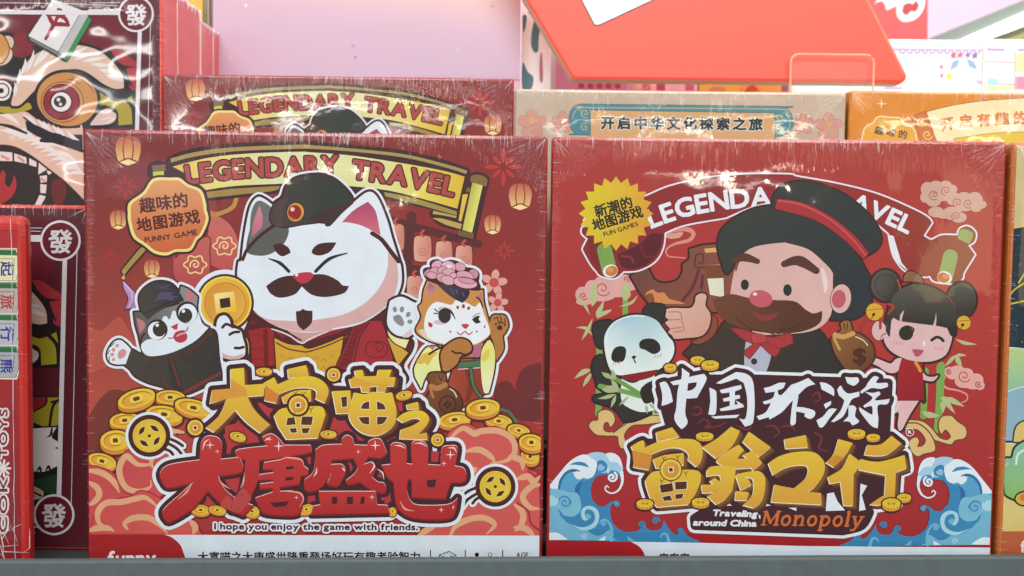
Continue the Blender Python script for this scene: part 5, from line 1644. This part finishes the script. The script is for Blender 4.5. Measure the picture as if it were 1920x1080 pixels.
for q in ('Q 160,560 190,490 190,440', 'Q 200,540 240,450 255,380', 'Q 250,510 300,430 330,370', 'Q 300,470 350,400 420,350', 'Q 130,640 150,560 150,520', 'Q 110,720 120,650 110,620', 'Q 520,420 600,380 660,355', 'Q 560,450 660,410 740,385', 'Q 620,460 740,440 800,430', 'Q 680,480 790,490 850,480', 'Q 740,520 830,540 890,540', 'Q 790,560 870,590 925,610', 'Q 440,400 520,370 600,350', 'Q 380,430 450,385 500,360'):
    a.line(q, [1, 8, 6, 1], FUR)
a.dot('Q 505,745', 57, '#c58d52', 50, 10, BK, 6)
a.dot('Q 468,765', 39, '#c8935c', 37, 0, '#6a4038', 1.5); a.dot('Q 462,765', 33, '#8e3038', 32, 0, '#4a2a2c', 2); a.dot('Q 460,765', 18.5, FUR, 18, 0, BK, 3); a.dot('Q 452,762', 12, BK, 11)
a.dot('Q 440,748', 3.5, FUR); a.dot('Q 455,782', 3, FUR)
for q in ('Q 500,600 560,600 600,640', 'Q 640,610 690,660 700,700', 'Q 540,580 600,590 650,620'): a.line(q, [1, 2.5, .6], '#7a4a2c')
a.fill('Q 740,850 800,815 860,830 870,890 820,930 700,940 680,930', '#d8c0b8', BK, 4); a.lines(['Q 760,900 830,880', 'Q 800,920 860,890'], 2.5, FUR)
a.line('Q 700,590 790,680 880,740 1000,700', [4, 12, 10, 5], BK)
a.line('Q 940,740 995,810 1005,940', 6, BK); a.line('Q 745,800 800,800 880,850', 4, BK)
# cheek and jaw fur
a.fill('Q 140,845! 200,840 300,910 420,960 600,960! W 400,0 405,345! 330,270 250,205 150,130 60,85 -40,80! Q -40,860!', CRM)
for q in ('Q 150,850 220,900 330,960 W 120,20', 'Q 0,860 80,880 150,940', 'Q 210,910 260,960 W 90,10', 'Q 300,950 W 130,40 160,30', 'W 0,10 60,20 130,60', 'W 30,0 100,30 170,60', 'W 200,70 280,80 330,110', 'W 250,110 320,130 380,170', 'W 170,50 230,50 300,60', 'W 290,150 350,170 400,220', 'W 300,20 350,60 400,80', 'W 220,10 300,40 380,60'):
    a.line(q, [1, 9, 7, 1], FUR)
a.fill('Q 190,905! 300,950 420,1000 620,1010! W 400,120! 330,95 250,70 180,40 130,10!', BK)
for k in range(11):
    x, y = 175 + k * 36, 880 + k * 14
    a.line('Q %d,%d %d,%d %d,%d' % (x - 30, y - 38, x + 10, y + 8, x + 62, y + 34), [2, 8, .5], FUR if k % 3 else CRM)
for k in range(12):
    x, y = 130 + k * 40, 985 + k * 17 + k * k
    a.line('Q %d,%d %d,%d %d,%d' % (x - 70, y + 20, x, y, x + 75, y + 18), [1, 9, .5], FUR)
for q in ('Q -20,930 80,950 200,1000', 'Q 180,880 280,960 400,1050 W 200,60 300,70 400,110', 'Q 420,1000 W 250,40 330,60'): a.line(q, [3, 7, 4], BK)
a.fill('W -40,85! 60,90 150,130 250,205 330,270 400,350! 400,420! -40,420!', '#36302f')
a.fill('W 250,260 300,250 320,300 300,370 260,360', '#6a302e')
a.fills(['# W -20,112 60,118 62,160 -20,158', '# W 70,122 128,142 130,172 70,160', '# W 142,145 178,165 176,188 142,178', '# W 188,168 228,200 186,224', '# W 193,232 228,228 226,260 198,264', '# W 195,270 226,273 222,315 196,313', '# W 192,322 222,330 195,380 165,380', 'W 228,205 250,215 235,225'], '#dcd4d0')
for q in ('W 10,135 40,150', 'W 90,140 115,160', 'W 200,245 215,255'): a.line(q, 5, '#c89888')
a.fill('W -20,370 -20,270 15,200! 28,225 25,265 45,285 62,255 68,225! 80,260 76,300 55,335 10,365', '#a43a3c', BK, 1)
# mahjong tile lying over the brow
a.fill('# Q 395,-10 620,75 670,118 690,150 505,462 485,460 212,300 205,270', '#3c3c38', '#3c3c38', 1)
a.fill('# Q 660,120 690,150 505,462 480,440', '#3f8a52'); a.fill('# Q 620,78 662,118 482,442 440,388', '#b8b8b8'); a.fill('# Q 222,278 436,392 480,442 230,302', '#7c807a')
a.fill('# Q 398,-8 615,78 437,386 215,270', '#dedcdc')
for q in ('Q 358,112 430,110 490,140 515,190', 'Q 365,115 400,185', 'Q 395,188 450,182 512,190', 'Q 440,72 482,112'): a.line(q, [6, 9, 6], '#8e2e36')
a.line('Q 455,75 420,160 375,240 345,292', [6, 7, 7, 6], '#8e2e36'); a.dot('Q 445,155', 2.6, '#dedcdc', 3.6, 30)
a.build()
a = lion.art('lion_mane_print')
a.fill('# X 60,255 288,255 276,800 60,800', BK)
a.fill('X 120,258! 283,258! 280,370! 230,400 120,355!', YEL)
a.line('X 275,270 240,280', 5, BK); a.line('X 230,385 245,300 280,260', 5, BK)
a.fill('X 100,256! 212,256! 205,290 130,330 100,330!', RDL, BK, 3)
a.fill('X 60,410! 160,400 262,395! 240,440 270,470 272,560 250,580 230,590 200,600 160,598 60,590!', FUR, BK, 3)
for q in ('X 215,440 235,430 240,400', 'X 250,450 262,430 268,410', 'X 255,490 275,490', 'X 130,590 145,575 150,600', 'X 170,600 185,580 190,605', 'X 210,600 225,575 235,600'): a.line(q, [1, 5, 3], BK)
a.fill('X 150,640! 265,610! 265,705! 200,690', '#2f4a34'); a.fill('X 60,650 120,650 200,690 180,725 100,720 60,725', '#c8a888')
a.lines(['X 100,665 150,690 190,710', 'X 110,720 150,725'], 3.5, BK)
a.build()
a = lion.art('frame_print')
for fc, q, w in ((lion.face, 'W 314,640 X 273,705', 8.6), (lion.face, 'W 373,600 X 327,850', 1.3), (lion.face, 'W 40,527 195,527', 8.5), (lion.face, 'W 40,482 205,482', 1.3), (lion.face, 'X 60,805 155,808', 9.5), (lion.face, 'X 60,850 195,855', 1.5),
                 (UPPER, '# Q -900,85 900,98', 8), (UPPER, '# Q -900,10 520,28 890,45', 1.2)):
    a.face = fc
    a.line(q, w, '#dcd8da')
a.face = lion.face
for at, r in (('W 293,543', 38), ('X 250,797', 38.5)):
    a.dot(at, r, '#ded9da'); a.dot(at, r - 4.2, '#6a2a32')
    (x, y, _), = parse(at)
    a.text('發', [(x - 23, y + 22), (x + 23, y + 22)], 42, '#dcd6d8', 2.2)
a.build()
side = bmesh.new()
rnd = random.Random(5)
for yy, rr in ((.030, .0005), (.0835, .0011)):
    tube(side, [(LIOW / 2 + .0003, yy + rnd.gauss(0, .0005), z * LIOH / 26) for z in range(27)], [rr * rnd.uniform(.6, 1.5) for _ in range(27)], 5)
for i in range(26):
    y = rnd.uniform(.002, .083)
    tube(side, [(LIOW / 2 - .003, y, LIOH + .0002), (LIOW / 2 + .0002, y, LIOH - .0006), (LIOW / 2 + .0004, y + rnd.gauss(0, .001), LIOH - rnd.uniform(.002, .007))], [.0003, .0005, .0002], 4)
for i in range(22):
    z = rnd.uniform(.0, 1) * LIOH
    tube(side, [(LIOW / 2 + .0002, .0025, z), (LIOW / 2 + .0003, .0025 + rnd.uniform(.001, .006), z + rnd.gauss(0, .0006))], [.00025, .0001], 4)
mesh_obj('wrap_seam', side, FILM, lion.root, True)
crimps(lion, 60, 14, 21)
up = copy_tree(lion.root)
up.location = (UPPER.o.x, .706, up_z)
up['label'] = 'dark maroon lion dance box at upper left, its big eye and mahjong tile showing'
bk = copy_tree(lion.root)
bk.location = (UPPER.o.x, .7935, up_z - .007)
bk['label'] = 'lion dance box rearmost in the upper left row, only its pink red side showing'
mesh_obj('step', box_bm(-.60, UPPER.o.x + LIOW / 2 - .004, .705 - .685, .792 - .685, .0002, up_z - SHELF_Z - .0002), M_DARK, riser)
mesh_obj('step', box_bm(-.60, UPPER.o.x + LIOW / 2 - .004, .7925 - .685, .879 - .685, .0002, up_z - .007 - SHELF_Z - .0002), M_DARK, riser)

# ------------------------------------------------------------ mahjong pocket game, far left front
q0, q1 = at_depth(51, 700, .568), at_depth(30, 404, .568)
tile = Carton('game_box', 'narrow bright red box with mahjong tiles and COKO TOYS lettering at the far left', 'game box',
              q0.x - .0598, .562, SHELF_Z, .12, q1.z - SHELF_Z, .013, .1, '#c4352f', None, 8.8, 1.2, bev=.005)
tile.base(lambda u, v: mixc(((0, '#c8302c'), (.4, '#b43230'), (.7, '#8e2c2c'), (1, '#902e30')), v))
a = tile.art('tile_print')
a.fill('# Z -60,432 31,432 34,448 46,452 40,1010 -60,1010', lambda x, y: mixc(((0, '#b02e2e'), (.45, '#8e2a2c'), (1, '#8a2c30')), (y - 430) / 580))
a.line('# Z -60,432 31,432 34,448 46,452 40,1010', 1.2, '#7a2224')
for y, c, g, gc in ((466, '#e2dcae', '起', '#34348a'), (528, '#b8a8a0', '旅', '#a83a38'), (588, '#b4b4b8', '行', '#34348a'), (648, '#a8a8ac', '熊', '#34348a')):
    a.fill('# Z -60,%d 33,%d 40,%d 31,%d -60,%d' % (y, y + 1, y + 28, y + 62, y + 60), '#e6e0c4', '#e6e0c4', 1.5)
    a.fill('# Z -60,%d 32,%d 38,%d 30,%d -60,%d' % (y + 1, y + 2, y + 28, y + 60, y + 58), c, '#3a3a34', .8)
    a.fill('# Z -60,%d 30,%d 33,%d -60,%d' % (y + 2, y + 3, y + 13, y + 11), '#2f6b40')
    a.line('# Z -60,%d 27,%d 24,%d' % (y + 19, y + 19, y + 58), 1, '#3a3a34')
    a.text(g, [(2, y + 23), (2, y + 53)], 24, gc, 1.2)
for s_, ya, yb in (('COK', 998, 895), ('TOYS', 858, 768)):
    a.text(s_, [(13, ya), (14, yb)], 15, '#d8d4d0', 3.4, ((2.2, '#d8d4d0'),), gap=.16)
    a.text(s_, [(13, ya), (14, yb)], 15, '#7c2c2e', 1.2, gap=.16)
for i in range(9):
    t = i * 2 * math.pi / 9
    a.line([(6, 878, 0), (6 + 13 * math.cos(t), 878 + 15 * math.sin(t), 0)], [3, 4.5], '#d8d4d0')
a.dot((6, 878), 6, '#d8d4d0')
a.build()
bm = bmesh.new()
rnd = random.Random(9)
tube(bm, [(tile.w / 2 - .0075 + rnd.gauss(0, .0002), -.0006, tile.h * (1 - k / 24) - .002) for k in range(24)], [.00022 * rnd.uniform(.6, 1.4) for _ in range(24)], 4)
for i in range(12):
    x = tile.w / 2 - rnd.uniform(.002, .02); z = rnd.uniform(.002, .02)
    tube(bm, [(x, -.0006, z), (x + rnd.gauss(0, .003), -.0008, z + rnd.uniform(.003, .010)), (x + rnd.gauss(0, .004), -.0006, z + rnd.uniform(.008, .016))], [.0001, .0004, .0001], 4)
mesh_obj('wrap_seam', bm, FILM, tile.root, True)

# ------------------------------------------------------------ cream and orange boxes in the second row
def second_row(label, x0, y0, x1, y1, d, color, seed, extra_w=0.0, amount=1.3):
    A_, B_ = at_depth(x0, y0, d), at_depth(x1, y1, d)
    w = B_.x - A_.x + extra_w
    zt_ = (A_.z + B_.z) / 2
    return Carton('game_box', label, 'game box', A_.x + w / 2, d, RIS1, w, zt_ - RIS1, .055, 0, color, None, seed, amount)
cream = second_row('beige box with a teal cornered plaque of Chinese characters behind the front row', 965, 166, 1588, 174, .70, '#c8b294', 12.5)
cream.base(lambda u, v: mixc(((0, '#c0ae98'), (.3, '#c4b098'), (1, '#c8b49c')), v))
a = cream.art('blossom_print')
for at, r in (('U 150,930', 105), ('U 380,920', 80), ('V 265,930', 75), ('V 455,950', 100)):
    (x, y, _), = parse(at)
    for i in range(5):
        t = math.radians(-90 + 72 * i)
        a.dot((x + math.cos(t) * r * .14, y + math.sin(t) * r * .14), r * .125, '#cc9484', r * .095, math.degrees(t), '#a8786c', .7)
    a.lines([[(x, y, 0), (x + math.cos(t) * r * .11, y + math.sin(t) * r * .11, 0)] for t in (-1.9, -1.5, -1.1, -.7)], 1.3, '#d8b45c')
a.build()
a = cream.art('plaque_print')
TEAL, TL2 = '#4f8a94', '#c8b078'
a.fill('U 430,880 450,820 500,785 560,783! V 60,800 130,810 175,860 190,920 170,980 120,1010 40,1030! U 560,1010 480,1000 440,950', TEAL, '#3a6a74', 1.2)
a.line('U 455,890 470,840 520,805 600,808 V 80,820 140,850 165,920 140,985 60,1010', 1.5, TL2)
a.fill('# U 590,828 V 50,850 50,1200 U 590,1200', '#d2a874', '#40606a', 1.2)
for at, st, sg in (('U 548,850', 60, 1), ('U 545,955', -60, -1), ('V 80,885', 120, -1), ('V 80,975', -120, 1)):
    (x, y, _), = parse(at)
    a.dot((x, y), 9, TEAL); a.spiral(at, 8.5, 1.5, TL2, 1.3, st, sg)
a.text('开启中华文化探索之旅', '# U 655,965 V -30,975', 22.5, '#2c3436', 2.2, ((1.6, '#e0dcd0'),))
a.build()
crimps(cream, 60, 8, 31)
orange = second_row('orange gold box with a cream character scroll and flower badge behind the front row', 1593, 172, 1925, 170, .70, '#d88c30', 15.1, .06)
orange.base(lambda u, v: mixc(((0, '#d88a2e'), (.3, '#d88838'), (1, '#d07a38')), v))
a = orange.art('scroll_print')
a.fill('# V 1075,870 1185,835 1270,1060 1150,1060', '#c8703a', '#7a4a28', 1)
for at in ('V 1150,910', 'V 1195,1010'): a.spiral(at, 10, 2.4, '#e8c870', 1.3, 20)
a.fill('V 1190,840! 1400,790 1650,755 1960,735! 2100,740! 2100,1100! 1280,1100!', '#efe4b4', '#8a5c28', 1.2)
a.fill('V 1400,1040! 1700,1000 2000,990! 2100,1100! 1380,1100!', '#e0c040', '#8a5c28', 1)
a.text('开启有趣的', '# V 1285,985 1450,955 1960,925', 23, '#d07c3c', 2.4)
p = parse('V 850,778')[0]
for i in range(4):
    t = math.pi / 2 * i
    a.line([(p[0], p[1], 0), (p[0] + 11 * math.cos(t), p[1] + 11 * math.sin(t), 0)], [3, .3], '#f0ddb0')
a.build()
a = orange.art('badge_print')
a.fill('V 715,1010 740,950 790,925 830,880 920,885 990,890 1020,930 1080,960 1105,1020 1080,1100 740,1100', '#e0a434', '#eee2c4', 2.2)
a.text('趣味的', '# V 785,1000 1050,1045', 15, '#4a2c18', .9)
a.build()
crimps(orange, 50, 8, 33)

# ------------------------------------------------------------ green and navy box at the right edge
g0 = at_depth(1884, 640, .588)
grn = Carton('game_box', 'tall box with navy, green and yellow artwork, cut off by the right edge', 'game box', g0.x + .1, .588, SHELF_Z, .2, at_depth(1905, 266, .588).z - SHELF_Z, .055, .0, '#c8703a', None, 18.3, 1.4, bev=.003)
grn.base(lambda u, v: mixc(((0, '#cdbb84'), (.2, '#c8b684'), (.84, '#d8c47a'), (.86, '#d8c47a'), (1, '#cfae60')), v))
a = grn.art('wave_print')
a.fill('Z 1880,436! 1905,428 1960,420! 1960,670! 1870,670!', '#26343e', '#d8c838', 1.4)
a.lines(['Z 1885,575 1900,545 1940,520', 'Z 1885,572 1930,562', 'Z 1910,530 1935,490'], 3, '#c8b838')
for i in range(16): a.dot((1897 + (i * 37) % 60, 460 + (i * 53) % 190), 1.6, '#6c7a5c')
a.fill('Z 1860,660! 1890,652 1960,660! 1960,760! 1860,760!', ('#b8cc88', '#7cb498', (1900, 650), (1900, 760)), '#d8e0d0', 1.5)
a.fill('Z 1860,800! 1880,745 1910,728 1960,722! 1960,830! 1860,830!', '#8eb0bc', '#d8dce0', 2)
a.line('Z 1860,828 1900,828 1960,825', 4, '#2a3438')
a.fill('Z 1900,828! 1910,795 1960,780! 1960,830!', '#d8bc6c', '#2a3438', 3)
a.fill('Z 1870,880 1885,860 1897,858 1908,835 1960,810! 1960,960! 1900,935 1885,925 1882,905', ('#86bca0', '#8cb85c', (1900, 830), (1900, 940)), '#2a3438', 4)
a.line('Z 1905,870 1910,850 1940,835', 4, '#d8e4e4'); a.line('Z 1882,900 1876,885 1890,868', 3, '#c8b8b8')
a.dot('Z 1922,935', 18, '#d8a83c', 12, 0, '#2a2c28', 3); a.dot('Z 1922,933', 11, '#cc7c34', 7)
a.fill('# Z 1850,996 1960,996 1960,1100 1850,1100', '#b8603c')
a.text('f', '# Z 1914,1035 1922,1035', 22, '#e8e0d8', 2)
a.build()
crimps(grn, 12, 24, 41)

# ------------------------------------------------------------ display pieces behind
def plate(name, label, catg, pts, d, thick, mat, edge_mat=None, bev=0.0, z_floor=None, group=None):
    """upright board whose outline is given in photo points on plane y = d"""
    w = [at_depth(x, y, d) for x, y in pts]
    cx = sum(p.x for p in w) / len(w)
    z0 = z_floor if z_floor is not None else min(p.z for p in w)
    root = tag(empty(name, (cx, d, z0)), label, catg, group)
    loc = [(p.x - cx, p.z - z0) for p in w]
    if z_floor is not None:      # lower corners reach the floor it stands on
        lows = sorted(range(len(loc)), key=lambda i: loc[i][1])[:2]
        for i in lows: loc[i] = (loc[i][0], 0.0)
    bm = slab_bm(loc, 0, thick, bev)
    if edge_mat:
        for f in bm.faces:
            if abs(f.normal.y) < .9: f.material_index = 1
    o = mesh_obj('board', bm, [mat, edge_mat] if edge_mat else mat, root)
    return root, Plane(cx, d, z0)

INKM, nt_, p_ = node_mat('matt_display_print')
at_ = nt_.nodes.new('ShaderNodeAttribute'); at_.attribute_name = 'ink'
nt_.links.new(at_.outputs['Color'], p_.inputs['Base Color'])
p_.inputs['Roughness'].default_value = 0.4

pink, pf = plate('display_card', 'tall lilac pink card with tiny star sparkles behind the boxes', 'display card', [(398, -70), (977, -70), (977, 400), (398, 400)], .84, .030,
                 plain('lilac_pink_card', '#c8a8bc', .35, .4, noise=.02, nscale=8), plain('pale_card_edge', '#ecd0c0', .5), .001, RIS1)
a = Art(pf, 'sparkle_print', pink, INKM)
x0_, x1_ = 400, 975
tr = [[(x0_ + (x1_ - x0_) * i / 8, -60 + 205 * j / 8), (x0_ + (x1_ - x0_) * (i + 1) / 8, -60 + 205 * j / 8), (x0_ + (x1_ - x0_) * (i + 1) / 8, -60 + 205 * (j + 1) / 8), (x0_ + (x1_ - x0_) * i / 8, -60 + 205 * (j + 1) / 8)] for i in range(8) for j in range(8)]
def pinkfn(x, y):
    t = max(0, min(1, 1 - (y + (960 - x) * .12) / 110))
    return lerp(ink('#ceb0c4'), ink('#e8beb6'), t * t)
a.tris(tr, pinkfn)
for at, r, c in (('Z 461,10', 6, '#f8f0f0'), ('Z 662,86', 6, '#d070a8'), ('Z 923,12', 6, '#e07898'), ('Z 858,93', 4, '#f8e8f0'), ('Z 433,110', 3, '#f4e8f0'), ('Z 642,71', 3, '#d8a8c8')):
    spark(a, at, r); a.c[-1] = a.c[-1]
    a.fill([(parse(at)[0][0] + r * math.cos(math.pi * i / 4) * (1 if i % 2 == 0 else .2), parse(at)[0][1] + r * math.sin(math.pi * i / 4) * (1 if i % 2 == 0 else .2), True) for i in range(8)], c)
a.fill('Z 664,105! 668,107 668,111!', '#4a3070')
a.fill('# Z 400,140 975,148 975,152 400,144', '#d87aa0')
a.build()

for i, (xa, xb, col, d_, lab) in enumerate(((352, 381, '#dcae48', .90, 'mustard yellow book edge standing beside the lion dance boxes'), (382, 386, '#b8c8b4', .905, 'thin sage green book edge next to the mustard one'),
                                     (387, 393, '#e4bca8', .91, 'thin salmon pink book edge between green spines'), (394, 399, '#6e8070', .90, 'thin dark green book edge beside the blue one'), (399.5, 405, '#3c6ab0', .895, 'thin blue book edge against the lilac pink card'))):
    A_, B_ = at_depth(xa, -70, d_), at_depth(xb, 200, d_)
    r_ = tag(empty('book', ((A_.x + B_.x) / 2, d_, RIS2)), lab, 'book', 'books standing on edge behind the boxes')
    hw = (B_.x - A_.x) / 2
    mesh_obj('cover', box_bm(-hw, hw, 0, .14, 0, A_.z - RIS2, .0006), plain('book_cover', col, .45), r_)
    mesh_obj('pages', box_bm(-hw * .7, hw * .7, .002, .137, A_.z - RIS2 - .002, A_.z - RIS2 + .0012), plain('book_pages', '#e8e2d4', .7), r_)

# white and teal glossy pack between the lilac card and the coral sign
pk, pkf = plate('toy_pack', 'glossy white pack with dark teal swirls squeezed beside the coral sign', 'toy pack', [(979, -70), (1034, -70), (1034, 400), (979, 400)], .862, .012, plain('white_gloss_pack', '#f0f4f4', .12, .6, coat=1.0), None, .001, RIS1)
a = Art(pkf, 'swirl_print', pk, INKM)
for q in ('Z 980,30 988,32 982,62', 'Z 997,60 1003,38 1013,46 1010,70 1009,95 1002,98 996,85', 'Z 980,118 990,135 1000,145 996,166 980,166', 'Z 982,5 986,3 984,12', 'Z 991,22 997,19 993,27', 'Z 1023,66 1027,68 1024,71'):
    a.fill(q, '#54808c')
a.fill('Z 1012,110 1016,100 1018,150 1012,150', '#c07c80')
a.build()
cp, cpf = plate('toy_pack', 'mauve pink pack half hidden behind the coral sign', 'toy pack', [(1030, 40), (1180, 40), (1180, 400), (1030, 400)], .90, .03, plain('mauve_pack', '#dc98b4', .25, .5, coat=.6), None, .002, RIS2)
a = Art(cpf, 'panel_print', cp, INKM)
a.fill('# Z 1032,60 1042,62 1042,170 1032,170', '#e6dcd8')
for i in range(5): a.dot((1090 + i * 17, 161), 6, '#c85c7c', 5)
a.build()

# coral hexagonal sign held in a clear acrylic stand
CORAL = plain('coral_sign_board', '#ee5a4a', .42, .4, noise=.05, nscale=7)
def arc_pts(cx, cy, r, a0, a1, n=6):
    return [(cx + r * math.cos(math.radians(a0 + (a1 - a0) * i / n)), cy + r * math.sin(math.radians(a0 + (a1 - a0) * i / n))) for i in range(n + 1)]
sg, sf = plate('coral_sign', 'big coral red board with slanted sides and a white card outline, above the beige box', 'sign',
               [(936, -80), (1070, 145), (1076, 150), (1690, 157)] + arc_pts(1688, 142, 14, 60, -25) + [(1632, 0), (1592, -80)], .80, .016, CORAL, plain('cream_foam_edge', '#fbe2bc', .6), .0030)
a = Art(sf, 'card_print', sg, INKM)
rnd = random.Random(4)
for i in range(26):
    x, y = rnd.uniform(1100, 1650), rnd.uniform(5, 145)
    a.line([(x, y, 0), (x + rnd.gauss(0, 3), y + rnd.gauss(0, 2), 0)], rnd.uniform(.5, 1.1), '#f08c7c')
a.fill('Z 1050,-80! 1112,40! 1116,46 1124,46! 1500,-130!', '#f4f2f2', '#4a3a40', 2.2)
a.build()
ac, nt_, p_ = node_mat('clear_acrylic')
p_.inputs['Base Color'].default_value = (1, .97, .95, 1); p_.inputs['Roughness'].default_value = .04; p_.inputs['Alpha'].default_value = .03
stn = tag(empty('acrylic_stand', (0, .7935, RIS1)), 'clear acrylic stand with rounded corners in front of the coral sign', 'stand')
A_, B_ = at_depth(1484, 101, .7935), at_depth(1640, 101, .7935)
hh, r_ = A_.z - RIS1, .006
out = [(A_.x, 0)] + [(A_.x + r_ - r_ * math.cos(t), hh - r_ + r_ * math.sin(t)) for t in (0, .5, 1.05, 1.57)] + [(B_.x - r_ + r_ * math.sin(t), hh - r_ + r_ * math.cos(t)) for t in (0, .5, 1.05, 1.57)] + [(B_.x, 0)]
mesh_obj('panel', slab_bm(out, .0015, .004), ac, stn)
bm = bmesh.new()
tube(bm, [(x, .0012, z) for x, z in out], .0009, 6)
mesh_obj('polished_edge', bm, plain('polished_acrylic_edge', '#ffb49c', .15, .6, alpha=.7), stn)
mesh_obj('foot', box_bm(A_.x, B_.x, .006, .055, .0003, .003), ac, stn)

# pastel cartons on the back step
def carton_back(label, xa, xb, yt, d, color, prints, group=None, depth=.08):
    A_, B_ = at_depth(xa, yt, d), at_depth(xb, yt, d)
    r_ = tag(empty('toy_carton', ((A_.x + B_.x) / 2, d, RIS2)), label, 'toy carton', group)
    w, h = B_.x - A_.x, A_.z - RIS2
    mesh_obj('carton', box_bm(-w / 2, w / 2, 0, depth, 0, h, .0015), plain('toy_carton_card', color, .4, noise=.02), r_)
    a = Art(Plane((A_.x + B_.x) / 2, d, RIS2), 'front_print', r_, INKM, (-w / 2 + .001, w / 2 - .001, .001, h - .001))
    prints(a)
    a.build()
    return r_
def pr_pink(a):
    for i, c in enumerate(('#c84860', '#e8a0a8', '#d86878', '#b84a5c', '#e8b0a8', '#d0607c')): a.fill('# Z %d,156 %d,156 %d,170 %d,170' % (1150 + i * 27, 1150 + i * 27 + 16, 1150 + i * 27 + 16, 1150 + i * 27), c)
    a.ring('Z 1203,150', 18, 2, '#e8a050')
def pr_or(a):
    a.fill('# Z 1312,150 1384,150 1384,172 1312,172', '#ecae4c'); a.fill('# Z 1385,150 1480,150 1480,172 1385,172', '#e89a48')
    a.fill('Z 1395,172! 1410,158 1425,172!', '#c84a3c'); a.dot('Z 1345,170', 16, '#e08068', 8)
    a.fill('# Z 1465,158 1480,158 1480,172 1465,172', '#8a5c78')
def pr_pastel(a):
    a.fill('# Z 1500,88 1848,92 1848,97 1500,94', '#c4aede')
    for i in range(14): a.dot((1692 + i * 14, 97), 5.6, '#b490d0', 4.6); a.dot((1692 + i * 14, 96), 3, '#f2eaf4', 2.4)
    a.text('领养', '# Z 1781,109 1806,109', 9, '#e05c80', .9); a.text('手册', '# Z 1808,109 1834,109', 9, '#7c70a8', .9)
    a.fill('Z 1782,130! 1786,116 1800,110! 1796,122 1790,128', '#8cb8dc'); a.fill('Z 1832,130! 1826,116 1812,110! 1816,122 1824,128', '#8cb8dc')
    a.line('Z 1783,132 1788,116', 2, '#d890b4'); a.line('Z 1831,132 1826,116', 2, '#d890b4')
    a.lines(['Z 1796,124 1802,127 1806,122', 'Z 1810,122 1814,127 1820,124', 'Z 1806,112 1806,118'], 1, '#e0a868')
    a.dot('Z 1780,143', 6, '#ecd868'); a.text('领养', [(1761, 116), (1761, 150)], 8, '#e07c98', .5)
    a.lines(['Z 1708,130 1734,130', 'Z 1737,151 1758,151'], 1.4, '#c8c0b8'); a.line('# Z 1660,165 1690,165', 5, '#d0b0dc')
    a.fill('Z 1690,105 1700,102 1696,112', '#b8dcec'); a.line('# Z 1842,96 1842,170', 1.5, '#a090a8')
    a.fill('# Z 1828,150 1842,150 1842,160 1834,158', '#c8b0d8')
def pr_room(a):
    a.fill('# Z 1850,90 1884,91 1884,96 1850,95', '#b49cd0'); a.fill('# Z 1908,91 1990,92 1990,97 1908,96', '#b49cd0')
    a.line('Z 1846,115 1900,117', 3, '#eca8c0'); a.line('# Z 1903,100 1903,168', 2, '#9c8ca8')
    a.fill('# Z 1852,147 1872,147 1870,163 1850,163', '#a8d8e8'); a.line('# Z 1872,157 1902,158', 2.4, '#a098bc'); a.fill('# Z 1846,160 1902,160 1902,170 1846,170', '#f0e0b0')
    a.fill('# Z 1905,100 1990,100 1990,136 1905,136', '#f0e8a8'); a.fill('# Z 1905,143 1990,143 1990,168 1905,168', '#e890a8')
carton_back('rose pink patterned carton, a sliver under the coral sign', 1182, 1310, 100, .95, '#e0a0a8', pr_pink)
carton_back('orange patterned carton, a sliver under the coral sign', 1312, 1482, 100, .95, '#e8b060', pr_or)
carton_back('white pastel carton with a purple scalloped awning, right of the coral sign', 1486, 1844, 71, .95, '#f2f0ee', pr_pastel)
carton_back('white pastel carton printed as a little room, at the right edge', 1846, 1990, 73, .95, '#f2efec', pr_room)

# red sign with white script, further back
rs, rf = plate('script_sign', 'red board with fat white script letters, far back at upper right', 'sign', [(1560, -70), (1741, -70), (1741, 300), (1560, 300)], 1.12, .02, plain('red_sign_board', '#d84a4c', .4), None, .001, RIS2)
a = Art(rf, 'script_print', rs, INKM)
a.halo(['V 790,30! 820,0 850,-60 960,-60 970,40! 890,78! 870,20 840,10', 'V 965,60 980,-20 1060,-60 1160,-40 1175,30 1140,110 1080,155 1010,160 970,120'], 1.6, '#6a5258')
a.fills(['V 790,30! 820,0 850,-60 960,-60 970,40! 890,78! 870,20 840,10', 'V 965,60 980,-20 1060,-60 1160,-40 1175,30 1140,110 1080,155 1010,160 970,120'], '#f4f2f2')
a.fill('V 1010,90 1020,40 1060,25 1085,35 1110,10 1128,45 1105,85 1075,80 1040,110', '#b03a3c', '#6a5258', 1)
a.build()

# lit tube fixture slanting across the upper right corner
def strip(root, name, pts, d, thick, mat):
    w = [at_depth(x, y, d) for x, y in pts]
    return mesh_obj(name, slab_bm([(p.x - root.location.x, p.z - root.location.z) for p in w], d - root.location.y, d - root.location.y + thick), mat, root)
fx = tag(empty('tube_light', at_depth(1830, 40, 1.4)), 'lit white tube light in a grey green housing, slanting in the upper right corner', 'light')
strip(fx, 'housing', [(1720, 82), (2000, -32), (2000, 120), (1720, 120)], 1.402, .03, plain('fixture_housing', '#4a4e3a', .5))
strip(fx, 'trim', [(1722, 80), (1990, -29), (1990, -8), (1790, 80)], 1.399, .0025, plain('fixture_trim', '#6e7a78', .4))
strip(fx, 'tube', [(1790, 80), (1990, -8), (1990, 22), (1822, 84)], 1.394, .007, plain('lit_tube', '#fffdf0', .3, emit=3.5))
strip(fx, 'reflector', [(1860, 84), (1990, 34), (1990, 48), (1890, 84)], 1.397, .004, plain('olive_reflector', '#8c8c58', .4))
wall = mesh_obj('wall', box_bm(-2.6, 2.6, 1.62, 1.66, 0, 3.0), plain('pale_pink_wall', '#e8cbe2', .7, noise=.03, nscale=5))
tag(wall, 'pale pink shop wall behind the shelf', None, None, 'structure')
